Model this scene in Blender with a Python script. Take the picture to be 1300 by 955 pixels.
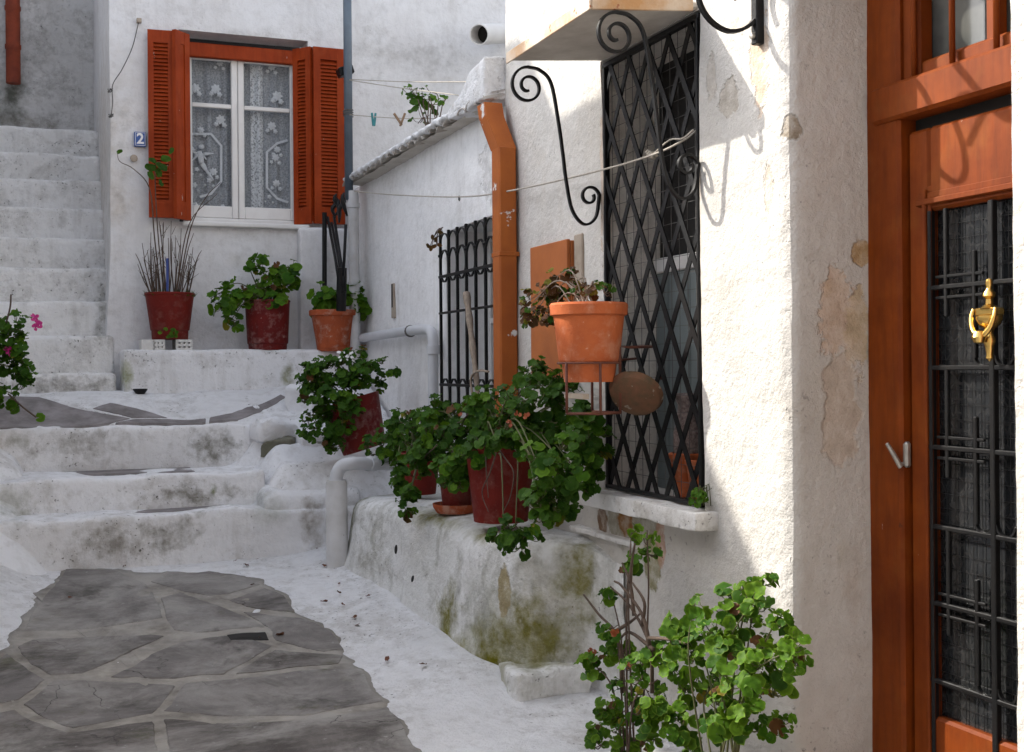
import bpy, math, random
from mathutils import Vector as V, Matrix, noise
R = math.radians
for o in list(bpy.data.objects): bpy.data.objects.remove(o)
scene = bpy.context.scene
col = scene.collection
# ------------------------------------------------------------------ camera
# world axes: X = into the right-hand facade (facade plane X=0), Y = up the lane, Z = up (metres)
FPX, HX, HY = 1540., 650., 465.
CAM = V((-2.45, 0, 1.5)); TH = math.atan(600/1540); ROLL = R(.5)
_f = V((math.sin(TH), math.cos(TH), 0)); _r0 = V((math.cos(TH), -math.sin(TH), 0)); _z = V((0, 0, 1))
_r = _r0*math.cos(ROLL) - _z*math.sin(ROLL); _u = _z*math.cos(ROLL) + _r0*math.sin(ROLL)
cd = bpy.data.cameras.new('camera'); cam = bpy.data.objects.new('camera', cd); col.objects.link(cam)
m3 = Matrix((_r, _u, -_f)).transposed()
cam.matrix_world = Matrix.Translation(CAM) @ m3.to_4x4()
cd.sensor_width = 36; cd.lens = 36*FPX/1300; cd.shift_y = -(477.5-HY)/1300; cd.clip_start = .05; cd.clip_end = 500
scene.camera = cam
# ------------------------------------------------------------------ light
SUN = V((-1.0, .99, 1.09)).normalized()          # direction towards the sun
el = math.asin(SUN.z); az = math.atan2(SUN.x, SUN.y)
w = bpy.data.worlds.new('World'); scene.world = w; w.use_nodes = True
nt = w.node_tree; bg = nt.nodes['Background']
sk = nt.nodes.new('ShaderNodeTexSky'); sk.sky_type = 'NISHITA'; sk.sun_disc = False
sk.sun_elevation = el; sk.sun_rotation = az; sk.air_density = 1.0; sk.dust_density = 2.0; sk.ozone_density = 1.0
hs = nt.nodes.new('ShaderNodeHueSaturation'); hs.inputs['Saturation'].default_value = .45
nt.links.new(sk.outputs[0], hs.inputs['Color']); nt.links.new(hs.outputs[0], bg.inputs[0]); bg.inputs[1].default_value = .15
sl = bpy.data.lights.new('sun', 'SUN'); sl.energy = 2.0; sl.angle = R(.5); sl.color = (1, .95, .86)
so = bpy.data.objects.new('sun', sl); col.objects.link(so); so.location = (-6, 6, 12)
so.rotation_euler = (-SUN).to_track_quat('-Z', 'Y').to_euler()
vs = scene.view_settings; vs.view_transform = 'Standard'; vs.look = 'None'; vs.gamma = 1; vs.exposure = 1.78; vs.use_curve_mapping = False
scene.render.engine = 'CYCLES'
scene.cycles.max_bounces = 6; scene.cycles.diffuse_bounces = 4; scene.cycles.glossy_bounces = 2; scene.cycles.transmission_bounces = 4; scene.cycles.transparent_max_bounces = 8

def P(px, py, X=None, t=None, z=None):
    """world point seen at a photograph pixel, on a plane of known X, Y(t) or Z"""
    d = _r*((px-HX)/FPX) + _f + _u*((HY-py)/FPX)
    if X is not None: k = (X-CAM.x)/d.x
    elif t is not None: k = (t-CAM.y)/d.y
    else: k = (z-CAM.z)/d.z
    return CAM + d*k
def S(p): return FPX/((p-CAM).dot(_f))            # pixels per metre at a point
def lerp(a, b, k): return a+(b-a)*k
def smooth(a, b, x):
    k = min(1, max(0, (x-a)/(b-a))); return k*k*(3-2*k)
def nz(p, s, seed=0): return noise.noise(V(p)*s + V((seed*7.3, seed*3.1, seed*5.7)))
def nv(p, s): return noise.noise_vector(V(p)*s)
def lin(*c): return tuple(((x/255)/12.92 if x/255 <= .04045 else ((x/255+.055)/1.055)**2.4) for x in c)

# ------------------------------------------------------------------ materials
MATS = {}
class NT:
    def __init__(s, name):
        s.m = bpy.data.materials.new(name); s.m.use_nodes = True; s.t = s.m.node_tree
        s.b = s.t.nodes['Principled BSDF']; s.out = s.t.nodes['Material Output']; MATS[name] = s.m
    def n(s, typ, **kw):
        x = s.t.nodes.new(typ)
        for k, v in kw.items(): setattr(x, k, v)
        return x
    def l(s, a, b): s.t.links.new(a, b)
    def val(s, sock, v):
        if hasattr(v, 'is_output') or isinstance(v, bpy.types.NodeSocket): s.l(v, sock)
        else: sock.default_value = v
    def pos(s):
        if not hasattr(s, '_p'): s._p = s.n('ShaderNodeNewGeometry').outputs['Position']
        return s._p
    def obj(s):
        if not hasattr(s, '_o'): s._o = s.n('ShaderNodeTexCoord').outputs['Object']
        return s._o
    def noise(s, scale, detail=5, rough=.55, vec=None, dist=0):
        if not hasattr(s, '_cache'): s._cache = {}
        key = (scale, detail, rough, vec, dist)
        if key in s._cache: return s._cache[key]
        x = s.n('ShaderNodeTexNoise'); s.l(vec or s.pos(), x.inputs['Vector']); s._cache[key] = x.outputs['Fac']
        x.inputs['Scale'].default_value = scale; x.inputs['Detail'].default_value = detail
        x.inputs['Roughness'].default_value = rough; x.inputs['Distortion'].default_value = dist
        return x.outputs['Fac']
    def mapr(s, v, a, b, c=0, d=1):
        x = s.n('ShaderNodeMapRange'); s.val(x.inputs[0], v); x.inputs[1].default_value = a; x.inputs[2].default_value = b
        x.inputs[3].default_value = c; x.inputs[4].default_value = d; return x.outputs[0]
    def math(s, op, a, b=0.):
        x = s.n('ShaderNodeMath', operation=op); s.val(x.inputs[0], a); s.val(x.inputs[1], b); return x.outputs[0]
    def vm(s, op, a, b):
        x = s.n('ShaderNodeVectorMath', operation=op); s.val(x.inputs[0], a); s.val(x.inputs[1], b); return x
    def mix(s, f, a, b):
        x = s.n('ShaderNodeMix', data_type='RGBA'); s.val(x.inputs[0], f)
        for sk_, v in ((x.inputs[6], a), (x.inputs[7], b)):
            s.val(sk_, v if not isinstance(v, tuple) else (v+(1,) if len(v) == 3 else v))
        return x.outputs[2]
    def blob(s, c, r, amt=.9, ns=9., soft=.16):
        ns = 5.5 if ns < 7.5 else 11.
        if not hasattr(s, '_nc'): s._nc = {}
        if ns not in s._nc:
            x = s.n('ShaderNodeTexNoise'); s.l(s.pos(), x.inputs['Vector']); x.inputs['Scale'].default_value = ns
            x.inputs['Detail'].default_value = 4; x.inputs['Roughness'].default_value = .66
            s._nc[ns] = s.vm('SUBTRACT', x.outputs['Color'], (.5, .5, .5)).outputs[0]
        d = s.vm('SUBTRACT', s.pos(), tuple(c)).outputs[0]
        d = s.vm('DIVIDE', d, tuple(r) if hasattr(r, '__len__') else (r, r, r)).outputs[0]
        k = s.vm('SCALE', s._nc[ns], (0, 0, 0)); k.inputs['Scale'].default_value = amt*2
        d = s.vm('ADD', d, k.outputs[0]).outputs[0]
        return s.mapr(s.vm('LENGTH', d, (0, 0, 0)).outputs['Value'], 1.0, 1.0-soft)
    def bump(s, h, strength=.5, dist=.01, prev=None):
        x = s.n('ShaderNodeBump'); x.inputs['Strength'].default_value = strength; x.inputs['Distance'].default_value = dist
        s.val(x.inputs['Height'], h)
        if prev is not None: s.l(prev, x.inputs['Normal'])
        return x.outputs[0]

def plaster(name, base=(.78, .76, .73), tint=(.66, .63, .60), patches=(), grime=.5, grime_col=(.30, .28, .25), speck=.5, bump=.5, gscale=2.2, bsc=18, streak=.25, mott=.30):
    s = NT(name)
    big = s.noise(gscale, 6, .68, dist=.6); mid = s.noise(13, 5, .68); fine = s.noise(46, 3, .62)
    c = s.mix(s.mapr(s.noise(1.6, 3, .6), .35, .7), base, tint)
    c = s.mix(s.mapr(mid, .42, .72, 0, mott), c, tuple(x*.74 for x in tint))
    g = s.math('ADD', s.math('MULTIPLY', big, .62), s.math('MULTIPLY', mid, .38))
    c = s.mix(s.math('MULTIPLY', s.mapr(g, .50, .66), grime), c, grime_col)
    st = s.noise(5, 4, .65, s.vm('MULTIPLY', s.pos(), (1.6, 1.6, .18)).outputs[0])
    c = s.mix(s.math('MULTIPLY', s.mapr(st, .54, .74), streak), c, grime_col)
    spm = s.mapr(big, .46, .60)
    c = s.mix(s.math('MULTIPLY', s.math('MULTIPLY', s.mapr(fine, .62, .70), spm), speck), c, (.14, .13, .12))
    hh = None
    brk = s.mapr(g, .34, .54, .45, 1.)
    pcn = s.mapr(mid, .35, .68)
    for p in patches:
        peel = len(p) > 6 and p[6]
        mk = s.blob(p[0], p[1], (p[4] if len(p) > 4 else .9)*1.25, p[5] if len(p) > 5 else 9., .16 if peel else .8)
        pc = s.mix(pcn, p[2], tuple(x*.66 for x in p[2]))
        f = s.math('MULTIPLY', s.math('MULTIPLY', mk, p[3]), brk if not peel else s.mapr(mid, .34, .56, .45, 1.))
        c = s.mix(f, c, pc)
        if peel: hh = mk if hh is None else s.math('MAXIMUM', hh, mk)
    s.l(c, s.b.inputs['Base Color']); s.b.inputs['Roughness'].default_value = .9
    s.b.inputs['Specular IOR Level'].default_value = .15
    h = s.math('ADD', s.math('ADD', s.noise(bsc, 5, .70), s.math('MULTIPLY', s.noise(3.5, 1, .5), 1.5)), s.math('MULTIPLY', s.mapr(fine, .64, .74), -.35*speck))
    nb = s.bump(h, min(1, bump*1.3), .03)
    if hh is not None: nb = s.bump(s.math('SUBTRACT', 1., hh), .8, .006, nb)
    s.l(nb, s.b.inputs['Normal'])
    return s.m
def paint(name, c1, c2=None, rough=.5, sc=5, bump=.15, bsc=60, chips=None, chip_amt=.72, metal=0, spec=.5, stretch=None, obj=False, chip_sc=17):
    s = NT(name); vec = s.obj() if obj else s.pos()
    c2 = c2 or tuple(x*.7 for x in c1)
    if stretch:
        vec = s.vm('MULTIPLY', vec, stretch).outputs[0]
    c = s.mix(s.mapr(s.noise(sc, 6, .6, vec), .3, .7), c1, c2)
    if chips:
        c = s.mix(s.mapr(s.noise(chip_sc, 6, .65), chip_amt, chip_amt+.025), c, chips)
    s.l(c, s.b.inputs['Base Color']); s.b.inputs['Roughness'].default_value = rough; s.b.inputs['Metallic'].default_value = metal
    s.b.inputs['Specular IOR Level'].default_value = spec
    s.l(s.bump(s.noise(bsc, 5, .6, vec), bump, .006), s.b.inputs['Normal'])
    return s.m
def clay(name, c1, c2, bloom, amt=.5, rough=.85):
    """fired clay or painted pot: blotchy body, pale lime bloom, dark damp stains, scuffs"""
    s = NT(name); a = s.noise(5.5, 5, .65); b = s.noise(17, 5, .68); v = s.noise(9, 4, .6, s.vm('MULTIPLY', s.pos(), (1, 1, .2)).outputs[0])
    c = s.mix(s.mapr(a, .34, .68), c1, c2); c = s.mix(s.math('MULTIPLY', s.mapr(s.math('ADD', s.math('MULTIPLY', a, .5), s.math('MULTIPLY', b, .5)), .50, .62), amt), c, bloom)
    c = s.mix(s.mapr(v, .56, .74, 0, .45), c, tuple(x*.4 for x in c2)); c = s.mix(s.mapr(s.noise(34, 4, .66), .67, .70, 0, .8), c, bloom)
    s.l(c, s.b.inputs['Base Color']); s.b.inputs['Roughness'].default_value = rough; s.b.inputs['Specular IOR Level'].default_value = .16
    s.l(s.bump(s.math('ADD', b, s.noise(60, 3, .6)), .3, .006), s.b.inputs['Normal']); return s.m
def wood(name, c1, c2, chip):
    """old gloss paint on wood: vertical brush marks, faded and dirty areas, chips to grey primer"""
    s = NT(name); v = s.vm('MULTIPLY', s.pos(), (1, 1, .12)).outputs[0]
    g = s.noise(38, 4, .6, v); d = s.noise(2.6, 5, .65); f = s.noise(17, 5, .66, s.vm('MULTIPLY', s.pos(), (1, 1, .35)).outputs[0])
    c = s.mix(s.mapr(d, .35, .68), c1, c2); c = s.mix(s.mapr(g, .45, .75, 0, .45), c, tuple(x*.55 for x in c2))
    c = s.mix(s.mapr(s.noise(6, 4, .6), .55, .75, 0, .30), c, (c1[0]*1.1, c1[1]*1.9, c1[2]*4))
    m = s.mapr(f, chip, chip+.02); c = s.mix(m, c, (.50, .45, .39)); c = s.mix(s.mapr(f, .30, .25, 0, .7), c, (.05, .02, .01))
    s.l(c, s.b.inputs['Base Color']); s.b.inputs['Specular IOR Level'].default_value = .16; s.l(s.mapr(d, .3, .7, .45, .68), s.b.inputs['Roughness'])
    s.l(s.bump(s.math('SUBTRACT', g, m), .35, .004), s.b.inputs['Normal']); return s.m
def leafmat(name, a, b, edge, trans=.35):
    s = NT(name)
    oi = s.n('ShaderNodeObjectInfo').outputs['Random']
    at = s.n('ShaderNodeAttribute', attribute_name='rad').outputs['Fac']
    hv = s.n('ShaderNodeAttribute', attribute_name='hue').outputs['Fac']
    rnd = s.math('FRACT', s.math('ADD', oi, hv))
    c = s.mix(s.mapr(rnd, .05, .95), a, b)
    zone = s.math('MULTIPLY', s.mapr(at, .35, .6), s.mapr(at, .85, .65))
    c = s.mix(s.math('MULTIPLY', zone, .35), c, tuple(x*.45 for x in a))
    c = s.mix(s.math('MULTIPLY', s.mapr(at, .86, 1.0), .7), c, edge)
    c = s.mix(s.mapr(s.noise(60, 4, .6), .55, .8, 0, .35), c, tuple(x*.5 for x in a))
    s.l(c, s.b.inputs['Base Color']); s.b.inputs['Roughness'].default_value = .55; s.b.inputs['Specular IOR Level'].default_value = .14
    s.l(s.bump(s.noise(120, 3, .6), .35, .004), s.b.inputs['Normal'])
    tr = s.n('ShaderNodeBsdfTranslucent'); s.l(s.mix(.4, c, (.12, .20, .015)), tr.inputs[0])
    mx = s.n('ShaderNodeMixShader'); mx.inputs[0].default_value = trans
    s.l(s.b.outputs[0], mx.inputs[1]); s.l(tr.outputs[0], mx.inputs[2]); s.l(mx.outputs[0], s.out.inputs[0])
    return s.m

# ------------------------------------------------------------------ mesh helpers
class MB:
    def __init__(s): s.v = []; s.f = []
    def add(s, vs, fs):
        k = len(s.v); s.v += [V(p) for p in vs]; s.f += [tuple(i+k for i in f) for f in fs]; return s
    def box(s, a, b):
        a, b = V(a), V(b); lo = V([min(a[i], b[i]) for i in range(3)]); hi = V([max(a[i], b[i]) for i in range(3)])
        c = [(x, y, z) for x in (lo.x, hi.x) for y in (lo.y, hi.y) for z in (lo.z, hi.z)]
        return s.add(c, [(0, 1, 3, 2), (4, 6, 7, 5), (0, 4, 5, 1), (2, 3, 7, 6), (0, 2, 6, 4), (1, 5, 7, 3)])
    def bbox(s, a, b, r=.006):
        """box with chamfered edges"""
        a, b = V(a), V(b); lo = V([min(a[i], b[i]) for i in range(3)]); hi = V([max(a[i], b[i]) for i in range(3)])
        r = min(r, min(hi-lo)*.45); vs = []; idx = {}
        for ix in (0, 1):
            for iy in (0, 1):
                for iz in (0, 1):
                    c = (ix, iy, iz)
                    for ax in range(3):
                        p = V([(hi if c[i] else lo)[i] + (0 if i == ax else (-r if c[i] else r)) for i in range(3)])
                        idx[c+(ax,)] = len(vs); vs.append(p)
        fs = []
        for ax in range(3):
            o1, o2 = (ax+1) % 3, (ax+2) % 3
            for sd in (0, 1):
                q = []
                for u_, v_ in ((0, 0), (1, 0), (1, 1), (0, 1)):
                    c = [0]*3; c[ax] = sd; c[o1] = u_; c[o2] = v_; q.append(idx[tuple(c)+(ax,)])
                fs.append(q if sd else q[::-1])
            for u_ in (0, 1):
                for v_ in (0, 1):
                    c0 = [0]*3; c0[o1] = u_; c0[o2] = v_; c1 = list(c0); c1[ax] = 1
                    q = [idx[tuple(c0)+(o1,)], idx[tuple(c1)+(o1,)], idx[tuple(c1)+(o2,)], idx[tuple(c0)+(o2,)]]
                    fs.append(q if (u_ == v_) else q[::-1])
        for ix in (0, 1):
            for iy in (0, 1):
                for iz in (0, 1):
                    q = [idx[(ix, iy, iz, a_)] for a_ in range(3)]
                    fs.append(q if (ix+iy+iz) % 2 else q[::-1])
        return s.add(vs, fs)
    def tube(s, pts, r, n=8, caps=True, flat=None):
        pts = [V(p) for p in pts]; k0 = len(s.v); prev = None; m = len(pts)
        for i, p in enumerate(pts):
            d = (pts[min(i+1, m-1)]-pts[max(i-1, 0)])
            d = d.normalized() if d.length > 1e-9 else V((0, 0, 1))
            if prev is None: a = d.orthogonal().normalized()
            else:
                a = prev - d*prev.dot(d); a = a.normalized() if a.length > 1e-6 else d.orthogonal().normalized()
            prev = a; b = d.cross(a); rr = r[i] if hasattr(r, '__len__') else r
            for j in range(n):
                th = 2*math.pi*j/n; s.v.append(p + (a*math.cos(th)+b*math.sin(th))*rr)
        for i in range(m-1):
            for j in range(n):
                s.f.append((k0+i*n+j, k0+i*n+(j+1) % n, k0+(i+1)*n+(j+1) % n, k0+(i+1)*n+j))
        if caps:
            s.f.append(tuple(k0+j for j in range(n))[::-1]); s.f.append(tuple(k0+(m-1)*n+j for j in range(n)))
        return s
    def strap(s, pts, nrm, wd, th):
        """flat bar swept along a planar path; wd across the plane, th within it"""
        pts = [V(p) for p in pts]; nrm = V(nrm).normalized(); k0 = len(s.v); m = len(pts)
        for i, p in enumerate(pts):
            d = (pts[min(i+1, m-1)]-pts[max(i-1, 0)]).normalized(); q = d.cross(nrm).normalized()
            for a, b in ((-1, -1), (1, -1), (1, 1), (-1, 1)): s.v.append(p+nrm*(a*wd/2)+q*(b*th/2))
        for i in range(m-1):
            for j in range(4):
                s.f.append((k0+i*4+j, k0+i*4+(j+1) % 4, k0+(i+1)*4+(j+1) % 4, k0+(i+1)*4+j))
        s.f.append((k0+3, k0+2, k0+1, k0)); e = k0+(m-1)*4; s.f.append((e, e+1, e+2, e+3))
        return s
    def lathe(s, prof, n=28, mtx=None, wob=0, close=True):
        k0 = len(s.v); mtx = mtx or Matrix()
        for r, z in prof:
            for j in range(n):
                th = 2*math.pi*j/n; s.v.append(mtx @ V((r*math.cos(th), r*math.sin(th), z)))
        for i in range(len(prof)-1):
            for j in range(n):
                s.f.append((k0+i*n+j, k0+i*n+(j+1) % n, k0+(i+1)*n+(j+1) % n, k0+(i+1)*n+j))
        if close:
            s.f.append(tuple(k0+j for j in range(n))[::-1]); s.f.append(tuple(k0+(len(prof)-1)*n+j for j in range(n)))
        return s
    def sheet(s, fn, us, vs, skip=None):
        k0 = len(s.v); nv_ = len(vs)
        for u in us:
            for v in vs: s.v.append(V(fn(u, v)))
        for i in range(len(us)-1):
            for j in range(nv_-1):
                if skip and skip((us[i]+us[i+1])/2, (vs[j]+vs[j+1])/2): continue
                s.f.append((k0+i*nv_+j, k0+(i+1)*nv_+j, k0+(i+1)*nv_+j+1, k0+i*nv_+j+1))
        return s
    def rbox(s, a, b, res=.06, r=.04, amp=.012, sc=3.5, shape=None):
        """lumpy rounded masonry block"""
        a, b = V(a), V(b); lo = V([min(a[i], b[i]) for i in range(3)]); hi = V([max(a[i], b[i]) for i in range(3)])
        cnt = [max(2, min(60, int((hi[i]-lo[i])/res)+1)) for i in range(3)]
        for i in range(3): pass
        def fix(p):
            q = V([min(max(p[i], lo[i]+r), hi[i]-r) for i in range(3)]); d = p-q
            if d.length > 1e-9: p = q + d.normalized()*min(r, d.length*2)
            p = V(p) + nv(p, sc)*amp + nv(p, sc*4)*amp*.36 + nv(p, sc*9)*amp*.14
            return shape(p) if shape else p
        def line(i):
            n_ = cnt[i]; L = [lo[i]+(hi[i]-lo[i])*k/n_ for k in range(n_+1)]
            return sorted(set([lo[i], lo[i]+r*.35, lo[i]+r] + [x for x in L if lo[i]+r < x < hi[i]-r] + [hi[i]-r, hi[i]-r*.35, hi[i]]))
        L = [line(i) for i in range(3)]
        for ax in range(3):
            o1, o2 = (ax+1) % 3, (ax+2) % 3
            for sd in (0, 1):
                def fn(u, v, ax=ax, o1=o1, o2=o2, sd=sd):
                    p = V((0, 0, 0)); p[ax] = (hi if sd else lo)[ax]; p[o1] = u; p[o2] = v; return fix(p)
                if sd: s.sheet(fn, L[o1], L[o2])
                else:
                    s.sheet(lambda v, u: fn(u, v), L[o2], L[o1])
        return s
    def rough(s, amp, sc, fine=0, fsc=20):
        s.v = [p + nv(p, sc)*amp + (nv(p, fsc)*fine if fine else V()) for p in s.v]; return s
    def map(s, fn): s.v = [V(fn(p)) for p in s.v]; return s

def mesh(mb, name, mat, smooth=False):
    me = bpy.data.meshes.new(name); me.from_pydata([tuple(p) for p in mb.v], [], mb.f)
    if mat: me.materials.append(MATS[mat] if isinstance(mat, str) else mat)
    if smooth:
        me.shade_smooth()
        if smooth != 'all':
            me.set_sharp_from_angle(angle=R(smooth if not isinstance(smooth, bool) else 40))
    me.update(); return me
def base_of(mb):
    xs = [p.x for p in mb.v]; ys = [p.y for p in mb.v]; zs = [p.z for p in mb.v]
    return V(((min(xs)+max(xs))/2, (min(ys)+max(ys))/2, min(zs)))
def tag(o, label=None, cat=None, group=None, kind=None):
    if label: o['label'] = label
    if cat: o['category'] = cat
    if group: o['group'] = group
    if kind: o['kind'] = kind
    return o
OFF = {}
def thing(name, label, cat, loc, group=None, kind=None):
    o = bpy.data.objects.new(name, None); col.objects.link(o); o.location = loc; o.empty_display_size = .1
    OFF[o.name] = V(loc); return tag(o, label, cat, group, kind)
def part(name, mb, mat, parent=None, smooth=False, label=None, cat=None, group=None, kind=None):
    """a mesh object; vertices are given in world coordinates"""
    if parent is None:
        b = base_of(mb); mb.map(lambda p: p-b)
    o = bpy.data.objects.new(name, mesh(mb, name, mat, smooth)); col.objects.link(o)
    if parent is None: o.location = b
    else:
        o.parent = parent
        L = OFF.get(parent.name)
        if L is not None: o.matrix_parent_inverse = Matrix.Translation(-L)
        elif parent.parent is None: o.matrix_parent_inverse = Matrix.Translation(-parent.location)
    return tag(o, label, cat, group, kind)
def inst(name, me, mtx, parent, L=None):
    o = bpy.data.objects.new(name, me); col.objects.link(o); o.parent = parent
    if L is None: L = OFF.get(parent.name)
    if L is not None: o.matrix_parent_inverse = Matrix.Translation(-L)
    o.matrix_basis = mtx; return o
def steps_(a, b, d):
    n = max(1, int(abs(b-a)/d+.5)); return [a+(b-a)*i/n for i in range(n+1)]
def splitlines(cuts, d):
    out = []
    for a, b in zip(cuts[:-1], cuts[1:]): out += steps_(a, b, d)[:-1]
    return out+[cuts[-1]]
def bez(pts, n=8):
    """smooth curve through points (Catmull-Rom)"""
    pts = [V(p) for p in pts]; q = [pts[0]*2-pts[1]]+pts+[pts[-1]*2-pts[-2]]; out = []
    for i in range(1, len(q)-2):
        p0, p1, p2, p3 = q[i-1:i+3]
        for k in range(n):
            t = k/n; out.append(.5*((2*p1)+(p2-p0)*t+(2*p0-5*p1+4*p2-p3)*t*t+(3*p1-p0-3*p2+p3)*t**3))
    return out+[pts[-1]]

# ------------------------------------------------------------------ material library
PEACH = (.62, .40, .25); OCHRE = (.46, .30, .15); GREYC = (.36, .34, .31); MOSS = (.17, .16, .03); CONC = (.42, .39, .34)
def fp(px, py, X=0): return P(px, py, X=X)
plaster('facade_plaster', (.615, .592, .555), (.54, .512, .47), grime=.28, grime_col=(.56, .50, .42), speck=.6, bump=.42, patches=[
    (fp(965, 85), (.2, .06, .16), (.72, .52, .36), .75, .9, 9., True), (fp(925, 125), (.2, .07, .07), (.50, .44, .36), .7, .9, 12., True),
    (fp(905, 100), (.2, .04, .10), (.55, .49, .42), .6, .9, 12., True), (fp(940, 30), (.2, .1, .06), (.74, .60, .45), .6),
    (fp(975, 245), (.2, .035, .09), (.60, .48, .36), .6, 1.1, 14., True), (fp(1001, 160), (.06, .05, .05), (.30, .23, .15), .9, .6, 14., True),
    (fp(765, 240), (.2, .02, .35), (.66, .47, .32), .6, 1., 12., True),
    (fp(890, 330), (.2, .02, .4), (.60, .46, .34), .5, 1., 12.), 
    # wall below the window ledge: peeled to brown render
    (fp(800, 660), (.2, .30, .12), (.36, .33, .24), .8, .8, 7., True), (fp(795, 658), (.2, .08, .09), (.34, .15, .04), .95, .5, 8., True),
    (fp(765, 662), (.2, .06, .07), (.20, .10, .04), .9, .6, 8., True), (fp(828, 715), (.2, .08, .14), (.30, .27, .13), .9, .7, 8., True),
    (fp(838, 690), (.2, .04, .14), (.55, .32, .22), .8, .7, 9., True),
    # left cheek of the doorway
    (P(1065, 400, t=3.6), (.10, .3, .16), (.70, .53, .40), .9, .9, 10., True), (P(1090, 425, t=3.6), (.06, .3, .17), (.66, .53, .36), .95, .7, 8., True),
    (P(1070, 520, t=3.6), (.10, .3, .20), (.68, .56, .45), .8, .8, 7., True), (P(1095, 320, t=3.6), (.05, .3, .05), (.52, .33, .14), .9, .7, 12., True),
    (P(1052, 366, t=3.6), (.03, .3, .04), (.60, .42, .26), .7, .8, 14.), (P(1108, 450, t=3.6), (.022, .3, .24), (.16, .15, .05), .85, .8, 12.),
    (P(1085, 745, t=3.6), (.05, .3, .12), (.55, .42, .32), .35), (P(1070, 700, t=3.6), (.03, .3, .1), (.52, .46, .36), .4)])
plaster('sill_paint', (.80, .79, .77), (.68, .66, .63), grime=.65, grime_col=(.36, .32, .27), speck=.9, bump=.4, gscale=4.)
plaster('recess_render', (.80, .775, .73), (.70, .67, .62), grime=.35, grime_col=(.18, .165, .14), speck=.5, bump=.4)
plaster('lean_to_plaster', (.89, .885, .88), (.84, .83, .82), grime=.2, grime_col=(.5, .48, .45), speck=.3, bump=.35, patches=[
    (fp(620, 215), (.2, .25, .2), (.66, .64, .62), .6, 1.1, 14., True), (fp(500, 385), (.2, .05, .22), (.55, .52, .46), .4)])
plaster('far_plaster', (.78, .78, .79), (.70, .69, .69), grime=.35, grime_col=(.46, .44, .42), speck=.25, bump=.3, patches=[
    (P(155, 245, t=10), (.16, .3, .3), (.58, .50, .42), .55, .8, 5.), (P(540, 70, t=10), (.4, .3, .22), (.50, .49, .48), .6, 1.2, 4.),
    (P(480, 60, t=10), (.2, .3, .25), (.55, .54, .52), .5, 1.2, 5.), (P(330, 45, t=10), (.4, .3, .08), (.5, .48, .46), .5, 1.2, 7.),
    (P(300, 330, t=10), (.12, .3, .06), (.58, .55, .48), .4), (P(128, 200, t=11), (.3, 2., 1.2), (.60, .53, .45), .6, .7, 4.)])
plaster('grey_stucco', (.66, .65, .64), (.54, .53, .52), grime=.6, grime_col=(.2, .19, .17), speck=.7, bump=1.0, bsc=11, patches=[
    (P(14, 120, t=13), (.2, .3, .4), (.07, .08, .05), .8, .7, 5.), (P(20, 155, t=13), (.5, .3, .12), (.22, .20, .16), .7)])
plaster('step_whitewash', (.86, .86, .87), (.78, .78, .79), grime=.42, grime_col=(.30, .27, .22), speck=1., mott=.16, bump=.42, gscale=2.6, patches=[
    (P(255, 630, t=8.3), (.35, .5, .10), (.20, .18, .13), .75, 1.2, 9.), (P(270, 565, t=8.86), (.22, .5, .16), (.20, .19, .15), .8, 1.1, 8.),
    (P(110, 565, t=8.86), (.4, .5, .12), (.30, .28, .24), .6, 1.2, 8.), (P(215, 680, t=8), (.22, .5, .14), (.22, .20, .15), .75, 1.2, 10.),
    (P(140, 690, t=8), (.22, .5, .12), (.25, .22, .17), .7, 1.2, 10.), (P(395, 665, t=8), (.10, .5, .22), (.30, .25, .19), .8, 1., 10.),
    (P(10, 640, t=8), (.2, .6, .14), (.19, .20, .10), .7, 1., 7.), (P(20, 560, t=8.86), (.12, .5, .08), (.22, .22, .13), .7, 1., 8.),
    (P(340, 645, t=8.1), (.16, .5, .14), (.40, .41, .35), .7, .7, 5.), (P(272, 622, t=8.3), (.03, .5, .05), (.16, .18, .05), .9),
    (P(160, 475, t=9.6), (.06, .5, .14), (.30, .32, .14), .8, .8, 9.), (P(365, 480, t=9.6), (.06, .4, .14), (.26, .26, .12), .8)])
plaster('stair_whitewash', (.87, .865, .86), (.80, .79, .775), mott=.16, grime=.5, grime_col=(.30, .28, .25), speck=1., bump=.7, gscale=3., patches=[
    (P(60, 490, t=9.8), (.6, .4, .10), (.22, .20, .16), .75, 1.2, 8.), (P(130, 400, t=10.5), (.08, 1., .35), (.26, .25, .2), .7, 1.2, 8.)])
plaster('lane_whitewash', (.86, .86, .87), (.77, .765, .765), grime=.55, grime_col=(.40, .37, .33), speck=1., bump=.6, mott=.34, gscale=1.5, bsc=30)
YM = (.19, .175, .012)
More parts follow.
